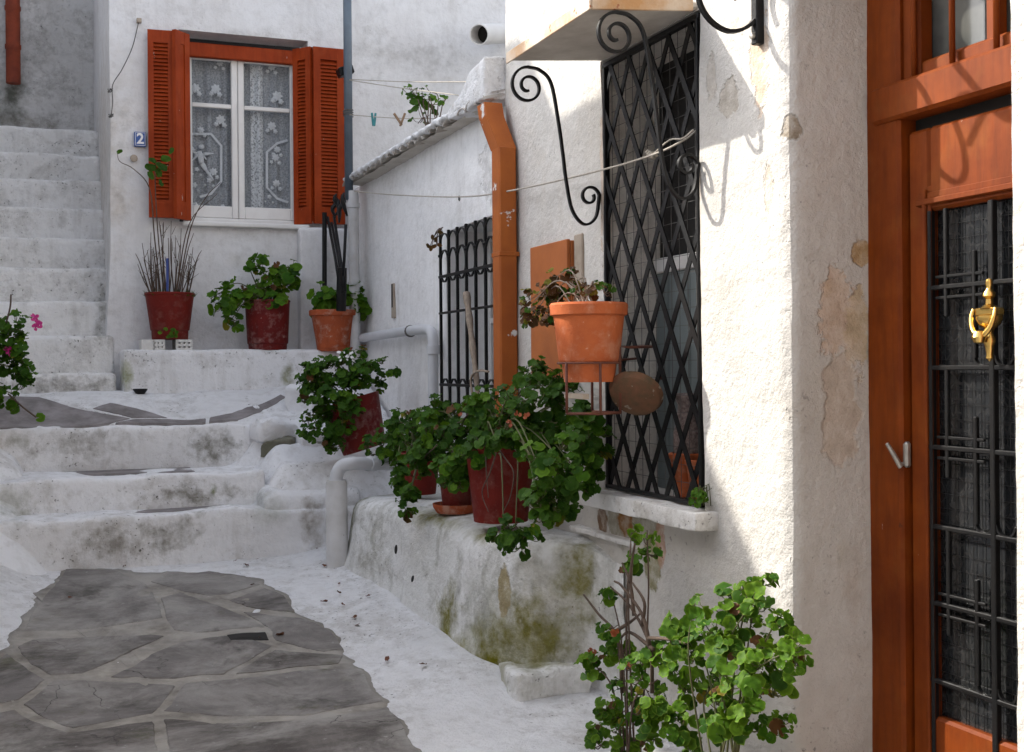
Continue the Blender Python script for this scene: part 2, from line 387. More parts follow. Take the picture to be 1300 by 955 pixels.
plaster('bench_plaster', (.84, .84, .83), (.70, .70, .67), grime=.6, streak=.5, mott=.25, grime_col=(.28, .27, .21), speck=.9, bump=.6, patches=[
    ((-.40, 5.62, .30), (.35, .30, .30), (.42, .42, .35), .7, .9, 5.), ((-.24, 5.30, .52), (.25, .16, .22), (.40, .38, .30), .8, .9, 6.),
    ((-.36, 5.50, .10), (.36, .40, .22), YM, 1., .7, 7.), ((-.20, 5.27, .16), (.20, .18, .20), YM, .9, .8, 7.), ((-.30, 5.38, .28), (.25, .18, .24), (.21, .19, .02), .95, .8, 8.),
    ((-.10, 5.20, .50), (.16, .10, .30), (.22, .20, .035), .9, .8, 8.), ((-.46, 6.03, .18), (.2, .16, .22), YM, 1., .7, 8.), ((-.46, 5.85, .06), (.2, .22, .08), (.24, .22, .03), .9, .8, 8.),
    ((-.355, 5.475, .415), (.1, .045, .13), (.46, .38, .21), .95, .5, 9., True), ((-.48, 6.35, .67), (.2, .40, .07), (.26, .24, .06), 1., .8, 7.), ((-.40, 5.75, .67), (.2, .30, .06), (.25, .23, .06), .9, .8, 7.),
    ((-.58, 7.62, .50), (.2, .14, .30), (.13, .13, .015), 1., .8, 8.), ((-.58, 7.66, .28), (.2, .12, .14), (.07, .07, .02), 1., .8, 8.), ((-.56, 7.25, .30), (.2, .30, .14), (.42, .40, .33), .6, 1., 6.),
    ((-.45, 5.95, .45), (.2, .06, .22), (.27, .26, .21), .7, 1., 10.)])
paint('rust_trim', (.66, .60, .50), (.50, .27, .11), rough=.7, sc=6, chips=(.30, .075, .02), chip_amt=.60, chip_sc=9, bump=.4)
paint('soffit', (.62, .58, .52), (.44, .40, .34), rough=.9, sc=7, bump=.4)
wood('orange_wood', (.33, .046, .007), (.23, .028, .004), .70)
wood('door_wood', (.22, .044, .004), (.125, .022, .002), .70)
paint('drainpipe_paint', (.42, .115, .018), (.29, .072, .012), rough=.55, sc=4, chips=(.66, .64, .62), chip_amt=.615, chip_sc=7, spec=.3)
paint('board_paint', (.44, .13, .025), (.33, .09, .018), rough=.55, sc=5, chips=(.16, .07, .03), chip_amt=.70)
paint('bare_board', (.42, .36, .29), (.28, .22, .17), rough=.9, sc=9, bump=.4)
paint('white_wood', (.76, .75, .73), (.66, .64, .62), rough=.5, sc=5, chips=(.36, .30, .24), chip_amt=.73)
paint('black_iron', (.0035, .0038, .0045), (.007, .0062, .006), rough=.45, sc=12, bump=.25, spec=.28)
paint('rust_iron', (.17, .055, .028), (.10, .03, .02), rough=.75, sc=12, bump=.4)
clay('terracotta', (.54, .145, .05), (.41, .095, .034), (.58, .30, .19), .45)
clay('terracotta_old', (.44, .105, .04), (.28, .06, .025), (.52, .32, .24), .65)
paint('terracotta_moss', (.20, .085, .045), (.085, .06, .03), rough=.9, sc=14, bump=.5, chips=(.30, .25, .20), chip_amt=.62)
clay('red_plastic', (.165, .016, .010), (.115, .010, .007), (.21, .085, .065), .45, .6)
clay('red_scuffed', (.15, .014, .011), (.10, .010, .009), (.34, .20, .18), .5, .6)
paint('pvc', (.62, .63, .65), (.54, .55, .57), rough=.5, sc=4, bump=.15)
paint('pipe_white', (.66, .66, .67), (.50, .49, .47), rough=.7, sc=6, bump=.4, chips=(.3, .28, .25), chip_amt=.7)
paint('galvanised', lin(104, 116, 128), lin(84, 94, 104), rough=.5, sc=6, metal=.4, chips=(.6, .6, .6), chip_amt=.71)
paint('clay_pipe', lin(160, 72, 42), lin(118, 50, 32), rough=.8, sc=7, bump=.4)
paint('brass', (.80, .54, .17), (.66, .42, .12), rough=.26, sc=20, metal=1, bump=.1)
paint('steel', (.5, .48, .44), (.3, .28, .25), rough=.45, sc=20, metal=.8)
paint('soil', (.05, .038, .028), (.09, .07, .05), rough=1, sc=30, bump=1)
paint('stem_wood', (.12, .08, .055), (.06, .04, .03), rough=.9, sc=40)
paint('stem_pale', (.33, .27, .21), (.22, .17, .13), rough=.9, sc=40)
paint('stem_green', (.07, .10, .02), (.09, .07, .03), rough=.7, sc=40)
s = NT('slate')
a_ = s.noise(2.6, 9, .7, dist=.8); b_ = s.noise(11, 8, .72, s.vm('MULTIPLY', s.pos(), (.6, 1.8, 1)).outputs[0])
c = s.mix(s.mapr(a_, .36, .64), (.045, .036, .029), (.18, .160, .145)); c = s.mix(s.mapr(b_, .50, .70, 0, .75), c, (.25, .232, .215)); c = s.mix(s.mapr(b_, .46, .32, 0, .6), c, (.04, .034, .03))
oi = s.n('ShaderNodeObjectInfo').outputs['Random']
c = s.mix(s.mapr(oi, .1, 1, 0, .75), c, (.215, .20, .19)); c = s.mix(s.math('MULTIPLY', s.mapr(s.noise(3.3, 5, .7), .60, .70), .6), c, (.075, .075, .025))
c = s.mix(s.mapr(s.noise(1.7, 6, .72, dist=.4), .44, .62, 0, .8), c, (.36, .342, .315)); c = s.mix(s.mapr(s.noise(24, 5, .7), .64, .74, 0, .5), c, (.55, .54, .52))
vc = s.n('ShaderNodeTexVoronoi', feature='DISTANCE_TO_EDGE'); vc.inputs['Scale'].default_value = 1.9
nd = s.n('ShaderNodeTexNoise'); s.l(s.pos(), nd.inputs['Vector']); nd.inputs['Scale'].default_value = 6; nd.inputs['Detail'].default_value = 4
s.l(s.vm('ADD', s.pos(), s.vm('MULTIPLY', nd.outputs['Color'], (.22, .22, .22)).outputs[0]).outputs[0], vc.inputs['Vector'])
ck = s.math('MULTIPLY', s.mapr(vc.outputs['Distance'], .007, .002), s.mapr(s.noise(1.1, 2, .5), .54, .60)); c = s.mix(s.math('MULTIPLY', ck, .8), c, (.02, .018, .016))
c = s.mix(s.mapr(s.noise(2.1, 5, .7, dist=.7), .56, .70, 0, .75), c, (.045, .038, .032))
s.l(c, s.b.inputs['Base Color']); s.b.inputs['Roughness'].default_value = .72; s.b.inputs['Specular IOR Level'].default_value = .3
s.l(s.bump(s.math('ADD', b_, s.noise(45, 5, .65)), .8, .010), s.b.inputs['Normal'])
paint('slate_lilac', (.30, .275, .275), (.13, .115, .11), rough=.8, sc=7, bump=.7, bsc=26)
s = NT('mortar'); c = s.mix(s.mapr(s.noise(5, 6, .68), .34, .66), (.15, .135, .115), (.38, .35, .305))
c = s.mix(s.mapr(s.noise(1.7, 6, .72, dist=.4), .44, .62, 0, .8), c, (.36, .342, .315)); c = s.mix(s.mapr(s.noise(24, 5, .7), .64, .74, 0, .5), c, (.55, .54, .52))
s.l(c, s.b.inputs['Base Color']); s.b.inputs['Roughness'].default_value = .95; s.l(s.bump(s.noise(40, 5, .65), .6, .008), s.b.inputs['Normal'])
paint('sky_block_brown', (.22, .17, .13), (.13, .10, .08), rough=.9, sc=3, bump=.8, bsc=8)  # dark brown of the added house, kept low to bounce little light
paint('stone_dark', (.20, .195, .15), (.10, .10, .06), rough=.9, sc=6, bump=.7)
paint('tile_clay', (.45, .42, .38), (.26, .23, .20), rough=.9, sc=9, bump=.5)
paint('block_white', (.70, .69, .67), (.58, .56, .53), rough=.9, sc=9, bump=.4)
paint('enamel_blue', (.012, .075, .30), (.016, .085, .33), rough=.3, sc=5, bump=.02)
paint('enamel_white', (.8, .8, .8), (.76, .76, .76), rough=.3, sc=5, bump=.02)
paint('rope', (.50, .46, .40), (.38, .34, .28), rough=.9, sc=60, bump=.5, bsc=300)
paint('wire_grey', (.12, .115, .11), (.07, .065, .06), rough=.6, sc=40)
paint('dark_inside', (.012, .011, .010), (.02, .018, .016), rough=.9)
paint('pale_door', lin(128, 138, 139), lin(104, 112, 112), rough=.6, sc=4, stretch=(1, 1, .3))
paint('peg_teal', (.03, .24, .27), (.03, .2, .22), rough=.5)
paint('peg_wood', (.34, .22, .14), (.26, .17, .1), rough=.7)
paint('label_blue', (.02, .05, .25), (.02, .05, .22), rough=.4)
paint('dry_leaf_mat', (.16, .055, .025), (.09, .04, .02), rough=.8, sc=30)
paint('petal_pink', (.62, .03, .26), (.5, .02, .2), rough=.5)
paint('petal_red', (.34, .085, .02), (.24, .05, .02), rough=.5)
paint('bottle_glass', (.09, .05, .045), (.35, .28, .26), rough=.35, sc=70)
paint('stone_white', (.72, .72, .72), (.55, .54, .52), rough=.9, sc=8, bump=.7)
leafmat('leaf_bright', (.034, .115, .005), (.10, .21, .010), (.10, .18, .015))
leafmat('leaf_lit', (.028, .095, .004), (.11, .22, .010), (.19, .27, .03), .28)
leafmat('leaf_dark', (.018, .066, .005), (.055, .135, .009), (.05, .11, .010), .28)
leafmat('leaf_dry', (.13, .05, .018), (.06, .03, .012), (.2, .10, .04), .2)
leafmat('leaf_yellow', (.20, .19, .02), (.28, .20, .03), (.3, .22, .05), .35)
s = NT('window_glass'); s.b.inputs['Base Color'].default_value = (.9, .92, .93, 1); s.b.inputs['Roughness'].default_value = .04
s.b.inputs['Transmission Weight'].default_value = 1; s.b.inputs['IOR'].default_value = 1.05
s = NT('dark_glass'); s.b.inputs['Base Color'].default_value = (.028, .029, .031, 1); s.b.inputs['Roughness'].default_value = .12
vo = s.n('ShaderNodeTexVoronoi', feature='DISTANCE_TO_EDGE'); s.l(s.vm('MULTIPLY', s.pos(), (1, 1, .55)).outputs[0], vo.inputs['Vector']); vo.inputs['Scale'].default_value = 34
ve = s.mapr(vo.outputs['Distance'], .02, .10)
s.l(s.mix(ve, (.026, .026, .026), (.016, .017, .018)), s.b.inputs['Base Color'])
s.l(s.bump(s.mapr(vo.outputs['Distance'], 0, .3), .08, .002), s.b.inputs['Normal'])
s = NT('fan_glass'); s.b.inputs['Roughness'].default_value = .08
s.l(s.mix(s.mapr(s.noise(3, 4), .4, .6), (.05, .055, .05), (.10, .10, .09)), s.b.inputs['Base Color'])
s = NT('lace')                                    # net curtain: fine holes let the dark room through
tr = s.n('ShaderNodeBsdfTransparent'); mx = s.n('ShaderNodeMixShader'); s.b.inputs['Base Color'].default_value = (.62, .63, .66, 1); s.b.inputs['Roughness'].default_value = .9
s.l(s.mapr(s.noise(75, 3, .6), .35, .62, .42, .72), mx.inputs[0]); s.l(tr.outputs[0], mx.inputs[1]); s.l(s.b.outputs[0], mx.inputs[2]); s.l(mx.outputs[0], s.out.inputs[0])
s = NT('lace_dense'); tr = s.n('ShaderNodeBsdfTransparent'); mx = s.n('ShaderNodeMixShader'); s.b.inputs['Base Color'].default_value = (.74, .74, .75, 1); s.b.inputs['Roughness'].default_value = .9
s.l(s.mapr(s.noise(60, 3, .7), .38, .52, .35, .95), mx.inputs[0]); s.l(tr.outputs[0], mx.inputs[1]); s.l(s.b.outputs[0], mx.inputs[2]); s.l(mx.outputs[0], s.out.inputs[0])
paint('lace_motif', (.78, .78, .79), (.66, .66, .68), rough=.9, sc=90, bump=.4, bsc=200)

# ------------------------------------------------------------------ ground: lane, slabs, steps
def gz(x, t):
    z = -.015 + .115*max(0, t-5.6) if t > 5.6 else -.015 + .03*(t-5.6)
    z += .30*smooth(-2.35, -3.1, x)*smooth(6.6, 8.0, t)
    z += .07*smooth(-1.05, -.45, x)*smooth(4.9, 5.6, t)
    return min(z, .42)
def G(px, py):
    z = 0.
    for _ in range(25):
        p = P(px, py, z=z); z = lerp(z, gz(p.x, p.y), .7)
    return P(px, py, z=z)
xs = [-40, -15, -7, -4.5] + steps_(-3.6, .3, .05)
ts = [-40, -20, -8, -2] + steps_(0, 4, .4)[:-1] + steps_(4, 8.4, .05) + [9.5, 14, 40]
def lanept(x, t):
    p = V((x, t, gz(x, t)))
    if -3.7 < x < .3 and 3.9 < t < 8.5: p.z += nz(p, 2.2)*.012 + nz(p, 8)*.004
    return p
lane = part('lane', MB().sheet(lanept, xs, ts), 'lane_whitewash', None, 'all', kind='structure')
def polyres(pts, d=.035, jit=.011):
    out = []
    for i in range(len(pts)):
        a, b = V(pts[i]), V(pts[(i+1) % len(pts)]); n = max(1, int((b-a).length/d))
        for k in range(n):
            p = a.lerp(b, k/n); q = nv(p, 12)*jit*.7 + nv(p, 4)*jit*1.6 + nv(p, 30)*jit*.35; p = p+V((q.x, q.y, 0)); out.append(p)
    return out
def slabmesh(outline, hfn, top, rings=(1., .985, .8, .5, .2), depth=.03, amp=.003, jit=.011):
    o = polyres(outline, .035, jit); c = sum(o, V())/len(o); mb = MB(); n = len(o); vs_ = []
    for p in o: vs_.append(V((p.x, p.y, hfn(p.x, p.y)-depth)))
    for k, rr in enumerate(rings):
        for p in o:
            q = c.lerp(p, rr); h = hfn(q.x, q.y)+top-(.006 if k == 0 else 0)+nz(q, 7)*amp*(k > 0)+nz(q, 2.5)*amp*(k > 0)
            vs_.append(V((q.x, q.y, h)))
    vs_.append(V((c.x, c.y, hfn(c.x, c.y)+top))); fs = []
    for r_ in range(len(rings)):
        for j in range(n): fs.append((r_*n+j, r_*n+(j+1) % n, (r_+1)*n+(j+1) % n, (r_+1)*n+j))
    e = len(rings)*n
    for j in range(n): fs.append((e+j, e+(j+1) % n, len(vs_)-1))
    return mb.add(vs_, fs)
def lane_h(x, t): return lanept(x, t).z
def cr(x, y): return (x/2.889, 560+y/2.889)         # crop -> photograph pixels
bed = [(78, 717), (170, 724), (250, 724), (330, 735), (372, 766), (430, 812), (475, 868), (505, 915), (560, 990), (560, 1150), (0, 1150), (-160, 1000), (-40, 860), (0, 830), (32, 780)]
def W(pp): return [G(*q) for q in pp]
part('mortar_bed', slabmesh(W(bed), lane_h, .006, (1., .95, .85, .7, .55, .4, .25, .1), .03, .004, .035), 'mortar', lane, 'all')
SL = [[(238, 468), (420, 478), (525, 520), (560, 560), (600, 655), (500, 672), (360, 690), (85, 700), (118, 635), (205, 530)],
      [(545, 515), (625, 482), (760, 480), (900, 503), (955, 532), (840, 568), (770, 575), (640, 545)],
      [(585, 580), (660, 560), (770, 600), (900, 650), (965, 690), (830, 700), (720, 712), (640, 700), (615, 660)],
      [(840, 588), (975, 545), (1035, 572), (1090, 632), (1000, 628), (900, 612)],
      [(890, 632), (1000, 648), (1115, 660), (1215, 712), (1262, 765), (1180, 775), (1010, 738), (990, 700)],
      [(60, 765), (120, 733), (300, 722), (560, 715), (600, 722), (470, 785), (300, 862), (190, 868), (110, 830)],
      [(575, 785), (660, 745), (830, 722), (960, 745), (1000, 755), (930, 800), (820, 862), (640, 875), (400, 872)],
      [(1010, 768), (1260, 790), (1240, 820), (1080, 838), (870, 860), (940, 805)],
      [(30, 790), (100, 850), (170, 885), (60, 960), (-150, 1000), (-110, 880)], [(200, 888), (520, 890), (640, 905), (560, 1010), (260, 1060), (80, 975)],
      [(670, 898), (880, 880), (1180, 845), (1330, 850), (1400, 960), (1150, 1010), (800, 1010), (600, 1000)], [(-160, 1030), (50, 995), (240, 1080), (560, 1040), (600, 1250), (-100, 1300)],
      [(600, 1030), (820, 1035), (1160, 1035), (1430, 985), (1560, 1180), (1100, 1280), (640, 1260)]]
for sl_ in SL: part('paving_stone', slabmesh(W([cr(*q) for q in sl_]), lane_h, .010, depth=.01), 'slate', lane, 30)
drain = [cr(835, 722), cr(970, 712), cr(985, 738), cr(845, 742)]
part('drain_gap', slabmesh(W(drain), lane_h, .017, (1., .5), .02, .001), 'dark_inside', lane)

# lower steps
steps = thing('lower_steps', None, None, (-1.6, 8.0, .2), kind='structure')
def st(name, a, b, mat='step_whitewash', r=.028, amp=.024, sc=3.0, shape=None, parent=steps, res=.05):
    return part(name, MB().rbox(a, b, res, r, amp, sc, shape), mat, parent, 'all')
st('step', (-3.3, 8.0, -.2), (-.42, 9.2, .575))
st('step', (-3.3, 8.33, .2), (-1.02, 9.3, .80))
st('step', (-3.3, 8.86, .3), (-.62, 9.6, 1.105), amp=.024)
def terr(x, t): return lerp(1.10, 1.33, smooth(8.8, 9.62, t)) + .05*smooth(-.9, -.3, x) + nz((x, t, 0), 2.3)*.025
part('terrace', MB().sheet(lambda x, t: V((x, t, terr(x, t)-.03*(t < 8.9))), steps_(-3.4, .0, .05), steps_(8.88, 10.04, .05)), 'lane_whitewash', steps, 'all')
# big white lumps beside the steps
def lump(c, r, mat='step_whitewash', amp=.05, parent=steps, name='whitewashed_lump', n=40):
    mb = MB(); c = V(c)
    for i in range(n//2+1):
        ph = math.pi*i/(n//2)
        for j in range(n):
            th = 2*math.pi*j/n; d = V((math.sin(ph)*math.cos(th), math.sin(ph)*math.sin(th), math.cos(ph)))
            d = V([math.copysign(abs(x)**.6, x) for x in d]); p = c+V((d.x*r[0], d.y*r[1], d.z*r[2])); mb.v.append(p+nv(p, 3.)*amp*1.2+nv(p, 8)*amp*.5+nv(p, 20)*amp*.15)
    for i in range(n//2):
        for j in range(n): mb.f.append((i*n+j, (i+1)*n+j, (i+1)*n+(j+1) % n, i*n+(j+1) % n))
    return part(name, mb, mat, parent, 'all')
st('side_block', (-1.08, 8.03, -.1), (-.40, 8.6, .69), amp=.035, r=.07)
def bank_r(x, t):
    z = .66+.20*smooth(8.10, 8.32, t)+.10*smooth(8.42, 8.6, t)+.16*smooth(8.68, 8.86, t)+.12*smooth(8.95, 9.3, t)
    z -= .30*smooth(-.86, -1.16, x)*(1-smooth(8.9, 9.3, t)); z -= .5*smooth(8.12, 8.0, t)
    return z+nz((x, t, 0), 3.5)*.035+nz((x, t, 2), 10)*.014+nz((x, t, 5), 24)*.005
part('masonry_bank', MB().sheet(lambda x, t: V((x, t, bank_r(x, t))), steps_(-1.22, .03, .025), steps_(8.0, 9.62, .025)), 'step_whitewash', steps, 'all')
def bank_l(x, t):
    z = gz(x, min(t, 8.0))-.05+(.30*smooth(7.65, 8.25, t)+.32*smooth(8.2, 8.75, t)+.16*smooth(8.75, 9.1, t))*smooth(-2.32, -2.62, x)
    return z+nz((x, t, 0), 3.0)*.04+nz((x, t, 2), 9)*.013
part('masonry_bank', MB().sheet(lambda x, t: V((x, t, bank_l(x, t))), steps_(-3.4, -2.25, .03), steps_(7.5, 9.2, .03)), 'step_whitewash', steps, 'all')
# rocks at the right of the terrace
def stone(a, b, mat, rz): 
    a, b = V(a), V(b); c = (a+b)/2; M_ = Matrix.Translation(c) @ Matrix.Rotation(R(rz), 4, 'Z') @ Matrix.Rotation(R(rz*.25), 4, 'Y') @ Matrix.Translation(-c)
    part('rock', MB().rbox(a, b, .03, .03, .045, 5).map(lambda p: M_ @ p), mat, steps, 'all')
stone((-1.02, 8.66, .98), (-.72, 8.90, 1.12), 'step_whitewash', 14); stone((-.70, 9.02, 1.1), (-.50, 9.24, 1.38), 'step_whitewash', -20)
stone((-.98, 8.60, .88), (-.74, 8.74, .99), 'stone_dark', -12); stone((-.74, 8.58, .84), (-.46, 8.80, 1.06), 'step_whitewash', 8)
# slate treads
def tread(pix, zf, top=.012, mat='slate_lilac'):
    part('slate_tread', slabmesh([P(a, b, z=zf) if not callable(zf) else terrpt(a, b) for a, b in pix], (lambda x, t: zf) if not callable(zf) else zf, top, depth=.015), mat, steps, 30)
def terrpt(px, py):
    z = 1.2
    for _ in range(30):
        p = P(px, py, z=z); z = lerp(z, terr(p.x, p.y), .35)
    return p
tread([(80, 600), (100, 595), (244, 594), (248, 599), (200, 601), (110, 602)], .800, .004)
tread([(92, 651), (160, 646), (235, 643), (280, 643), (240, 648), (150, 653)], .573, .004)
for pl in ([(-2.78, 8.90), (-2.0, 8.90), (-1.86, 9.0), (-2.15, 9.2), (-2.45, 9.42), (-2.8, 9.45)], [(-1.96, 8.90), (-1.35, 8.90), (-1.33, 8.99), (-1.6, 9.03), (-1.82, 8.99)],
           [(-1.32, 8.90), (-1.12, 8.92), (-.90, 9.14), (-.68, 9.30), (-.72, 9.36), (-1.0, 9.20), (-1.15, 9.05), (-1.30, 9.0)], [(-2.10, 9.22), (-1.84, 9.03), (-1.60, 9.06), (-1.72, 9.16), (-1.98, 9.30)]):
    part('slate_tread', slabmesh([V((x, y, 0)) for x, y in pl], terr, .006, depth=.015), 'slate_lilac', steps, 30)
# raised ledge carrying the pots below the window
ledge = thing('pot_ledge', None, None, (-1, 9.8, 1.3), kind='structure')
part('ledge_block', MB().rbox((-1.86, 9.6, 1.1), (-.0, 10.1, 1.648), .05, .03, .010, 3), 'step_whitewash', ledge, 'all')

# long stair climbing beside the far house
stair = thing('long_stair', None, None, (-2.5, 9.8, 1.3), kind='structure')
for i in range(9):
    zt = 1.475+.286*i; t0 = 9.72+.30*i
    part('stair_step', MB().rbox((-3.6, t0, .9), (-1.90, 13.1 if i == 8 else t0+.55, zt), .07, .035, .016, 2.6), 'stair_whitewash', stair, 'all')
part('boundary_wall', MB().sheet(lambda x, z: V((x, 13.0, z))+V((0, nz((x, 0, z), 2.5)*.03, 0)), steps_(-6, -1.5, .08), steps_(2.5, 8, .08)), 'grey_stucco', None, 'all',
     'rough grey rendered wall at the top of the white stair', 'wall')

# ------------------------------------------------------------------ right-hand house
TJ, TC, TN, TF, TE = 2.551, 3.603, 4.21, 5.10, 6.33   # door jamb, door corner, window near/far side, house end
ZS, ZL, ZD = .92, 2.911, 3.12
house = thing('corner_house', 'whitewashed house with rust orange door and black lattice window under small canopy', 'house', (3, 3, -.2))
tt = [-12, -6, -2] + splitlines([0, TJ, TC, TN, TF, TE], .04); zz = splitlines([-.6, ZS, ZL, ZD, 3.6], .04)+[4.5, 6]
def inhole(t, z): return (TJ < t < TC and -.03 < z < ZD) or (TN < t < TF and ZS < z < ZL)
RC = .05
def cornr(p):
    if p.z < ZD-.01 and TC-1e-6 <= p.y <= TC+RC and abs(p.x) < 1e-6: th = (1-(p.y-TC)/RC)*R(45)
    elif p.z < ZD-.01 and abs(p.y-TC) < 1e-6 and 0 < p.x <= RC: th = R(90)-(1-p.x/RC)*R(45)
    else: return p
    return V((RC-RC*math.cos(th), TC+RC-RC*math.sin(th), p.z))
wl = MB()
wl.sheet(lambda t, z: V((0, t, z)), tt, zz, inhole)
xd = [0, .012, .025, .037, RC]+steps_(.09, .36, .045)
zd = splitlines([-.6, ZS, ZL, ZD], .04)
wl.sheet(lambda x, z: V((x, TC, z)), xd, zd); wl.sheet(lambda x, z: V((x, TJ, z)), xd, zd)
wl.sheet(lambda x, t: V((x, t, ZD)), xd, splitlines([TJ, TC], .04))
rv = MB(); xl = steps_(0, .30, .03); zl = splitlines([ZS, ZL], .04); tl = splitlines([TN, TF], .04)
rv.sheet(lambda x, z: V((x, TN, z)), xl, zl); rv.sheet(lambda x, z: V((x, TF, z)), xl, zl)
rv.sheet(lambda x, t: V((x, t, ZL)), xl, tl); rv.sheet(lambda x, t: V((x, t, ZS)), xl, tl)
wl.sheet(lambda x, z: V((x, TE, z)), steps_(0, 1, .1)+[3, 6], zz)
wl.map(cornr)
def wobble(p):
    k = smooth(0, 1.5, p.y)
    d = nv(p, 1.3)*.016 + nv(p, 6)*.004 + nv(p, 22)*.0022
    return p+V((d.x, d.y*.7, d.z*.3))*k
wl.map(wobble)
part('wall', wl, 'facade_plaster', house, 'all')
rv.map(wobble); part('window_lining', rv, 'recess_render', house, 'all')
part('roof_slab', MB().box((-.15, -12, 6), (6, TE, 6.2)), 'soffit', house)
# canopy over the lattice window
def cslope(p): return V((p.x, p.y, p.z+.085*min(0, p.x)))
can = part('canopy', MB().bbox((-.46, TN+.02, ZL+.005), (.02, TF+.0, ZL+.038), .008).map(cslope), 'soffit', house)
part('edge_trim', MB().bbox((-.465, TN+.008, ZL-.006), (-.02, TN+.019, ZL+.045), .003).map(cslope), 'rust_trim', can)
part('edge_trim', MB().bbox((-.475, TN+.008, ZL-.006), (-.466, TF+.012, ZL+.045), .003).map(cslope), 'rust_trim', can)
# lattice window
win = part('window_recess', MB().box((.30, TN-.1, ZS-.1), (.33, TF+.1, 1.95)), 'pale_door', house)
part('dark_pane', MB().box((.305, TN-.1, 1.952), (.33, TF+.1, ZL+.1)), 'dark_inside', win)
for k in range(5):
    t0 = TN-.02+k*.2; part('plank', MB().bbox((.275, t0+.004, ZS), (.30, t0+.196, 1.95), .006), 'pale_door', win)
part('rail', MB().bbox((.26, TN, 1.93), (.30, TF, 2.0), .006), 'white_wood', win)
gate = part('lattice_grille', MB().bbox((-.006, TN+.005, ZL-.035), (.022, TF-.005, ZL-.012), .003).bbox((-.006, TN+.005, ZS+.012), (.022, TF-.005, ZS+.03), .003)
            .bbox((-.006, TF-.03, ZS+.01), (.022, TF-.012, ZL-.02), .003).bbox((-.006, TN+.012, ZS+.01), (.022, TN+.028, ZL-.02), .003), 'black_iron', house)
dw, dh = .181, .305
t0, t1, z0, z1 = TN+.02, TF-.02, ZS+.02, ZL-.02
def clip(a, b):
    k0, k1 = 0., 1.; d = b-a
    for ax, lo, hi in ((1, t0, t1), (2, z0, z1)):
        if abs(d[ax]) < 1e-9: continue
        u0, u1 = (lo-a[ax])/d[ax], (hi-a[ax])/d[ax]
        if u0 > u1: u0, u1 = u1, u0
        k0, k1 = max(k0, u0), min(k1, u1)
    return (a+d*k0, a+d*k1) if k1-k0 > .01 else None
for sg, xo in ((1, .002), (-1, .010)):
    for k in range(-12, 14):
        ta = TF-.02+k*dw if sg < 0 else TN+.02+(k-8)*dw
        a = V((xo, ta, z0)); b = V((xo, ta+sg*dw*(z1-z0)/dh, z1)); c = clip(a, b)
        if c and (c[1]-c[0]).length > .05: part('lattice_bar', MB().strap([c[0], c[1]], (1, 0, 0), .006, .029), 'black_iron', gate)
wm = MB()
for k in range(13): y = lerp(TN+.03, TF-.03, k/12); wm.tube([(.035+nz((y, 0, 0), 5)*.006, y, z0), (.035+nz((y, 1, 0), 5)*.006, y+.01*nz((y, 3, 1), 3), (z0+z1)/2), (.035, y, z1)], .0014, 4)
for k in range(28): z = lerp(z0, z1, k/27); wm.tube([(.037, t0, z), (.037, (t0+t1)/2, z+.006*nz((z, 0, 2), 4)), (.037, t1, z)], .0014, 4)
tag(part('wire_mesh', wm, 'wire_grey', house), kind='stuff')
# window ledge
part('window_ledge', MB().rbox((-.10, TN-.10, ZS-.066), (.10, TF+.13, ZS+.004), .03, .006, .007, 6), 'sill_paint', house, 'all')
part('plaster_ledge', MB().rbox((-.045, 4.72, .70), (.02, 5.42, .725), .03, .006, .006, 6), 'sill_paint', house, 'all')
# ---- door
def T(px, X, py=465): return P(px, py, X=X).y
door = part('door', MB().box((.41, TJ-.1, -.1), (.44, TC+.05, 2.40)), 'dark_inside', house)
xf = .335
yA, yB, yC = T(1143, xf), T(1180, .365), T(1290, .38)-.25
part('frame_post', MB().bbox((xf, yA, -.2), (.45, TC+.03, ZD+.02), .012), 'door_wood', door)
part('frame_post', MB().bbox((xf, TJ-.03, -.2), (.45, TJ+.07, ZD+.02), .012), 'door_wood', door)
part('stile', MB().bbox((.37, yB, -.1), (.43, yA-.004, 2.30), .012), 'door_wood', door)
part('stile', MB().bbox((.37, TJ+.074, -.1), (.43, TJ+.17, 2.30), .012), 'door_wood', door)
zp = P(1180, 268, X=.37).z
part('top_rail', MB().bbox((.37, TJ+.17, zp), (.43, yB, 2.30), .01), 'door_wood', door)
for k, (o1, hh) in enumerate(((.0, .022), (.012, .022), (.024, .022))):
    part('moulding', MB().bbox((.355+o1, TJ+.13, zp-.01+.022*k+.03), (.372, yB+.055-.0*k, zp+.012+.022*k+.03), .004), 'door_wood', door)
for k in range(2):
    part('moulding', MB().bbox((.357+.008*k, yB+.008-.02*k, .1), (.372, yB+.026-.02*k, zp+.075-.025*k), .004), 'door_wood', door)
part('glass_panel', MB().box((.405, TJ+.15, .2), (.412, yB+.01, zp+.02)), 'dark_glass', door)
part('bottom_rail', MB().bbox((.37, TJ+.17, -.1), (.43, yB, .3), .01), 'door_wood', door)
part('transom_rail', MB().bbox((.318, TJ-.02, 2.345), (.44, TC-.035, 2.475), .012), 'door_wood', door)
part('transom_glass', MB().box((.42, TJ-.02, 2.45), (.43, TC+.02, ZD+.02)), 'fan_glass', door)
yq = [T(1153, .37, 100), T(1170, .37, 100), T(1217, .37, 100), T(1252, .37, 100), T(1275, .37, 100)]
part('transom_stile', MB().bbox((.36, yq[1]+.0, 2.47), (.425, TC-.01, ZD+.02), .01), 'door_wood', door)
part('transom_bottom', MB().bbox((.365, TJ, 2.47), (.425, yq[1], 2.53), .01), 'door_wood', door)
for q in (T(1165, .36, 60), yq[2], T(1270, .36, 60), T(1330, .36, 60)):
    part('transom_bar', MB().tube([(.345, q, 2.46), (.345, q, ZD+.02)], .010, 8), 'door_wood', door, 'all')
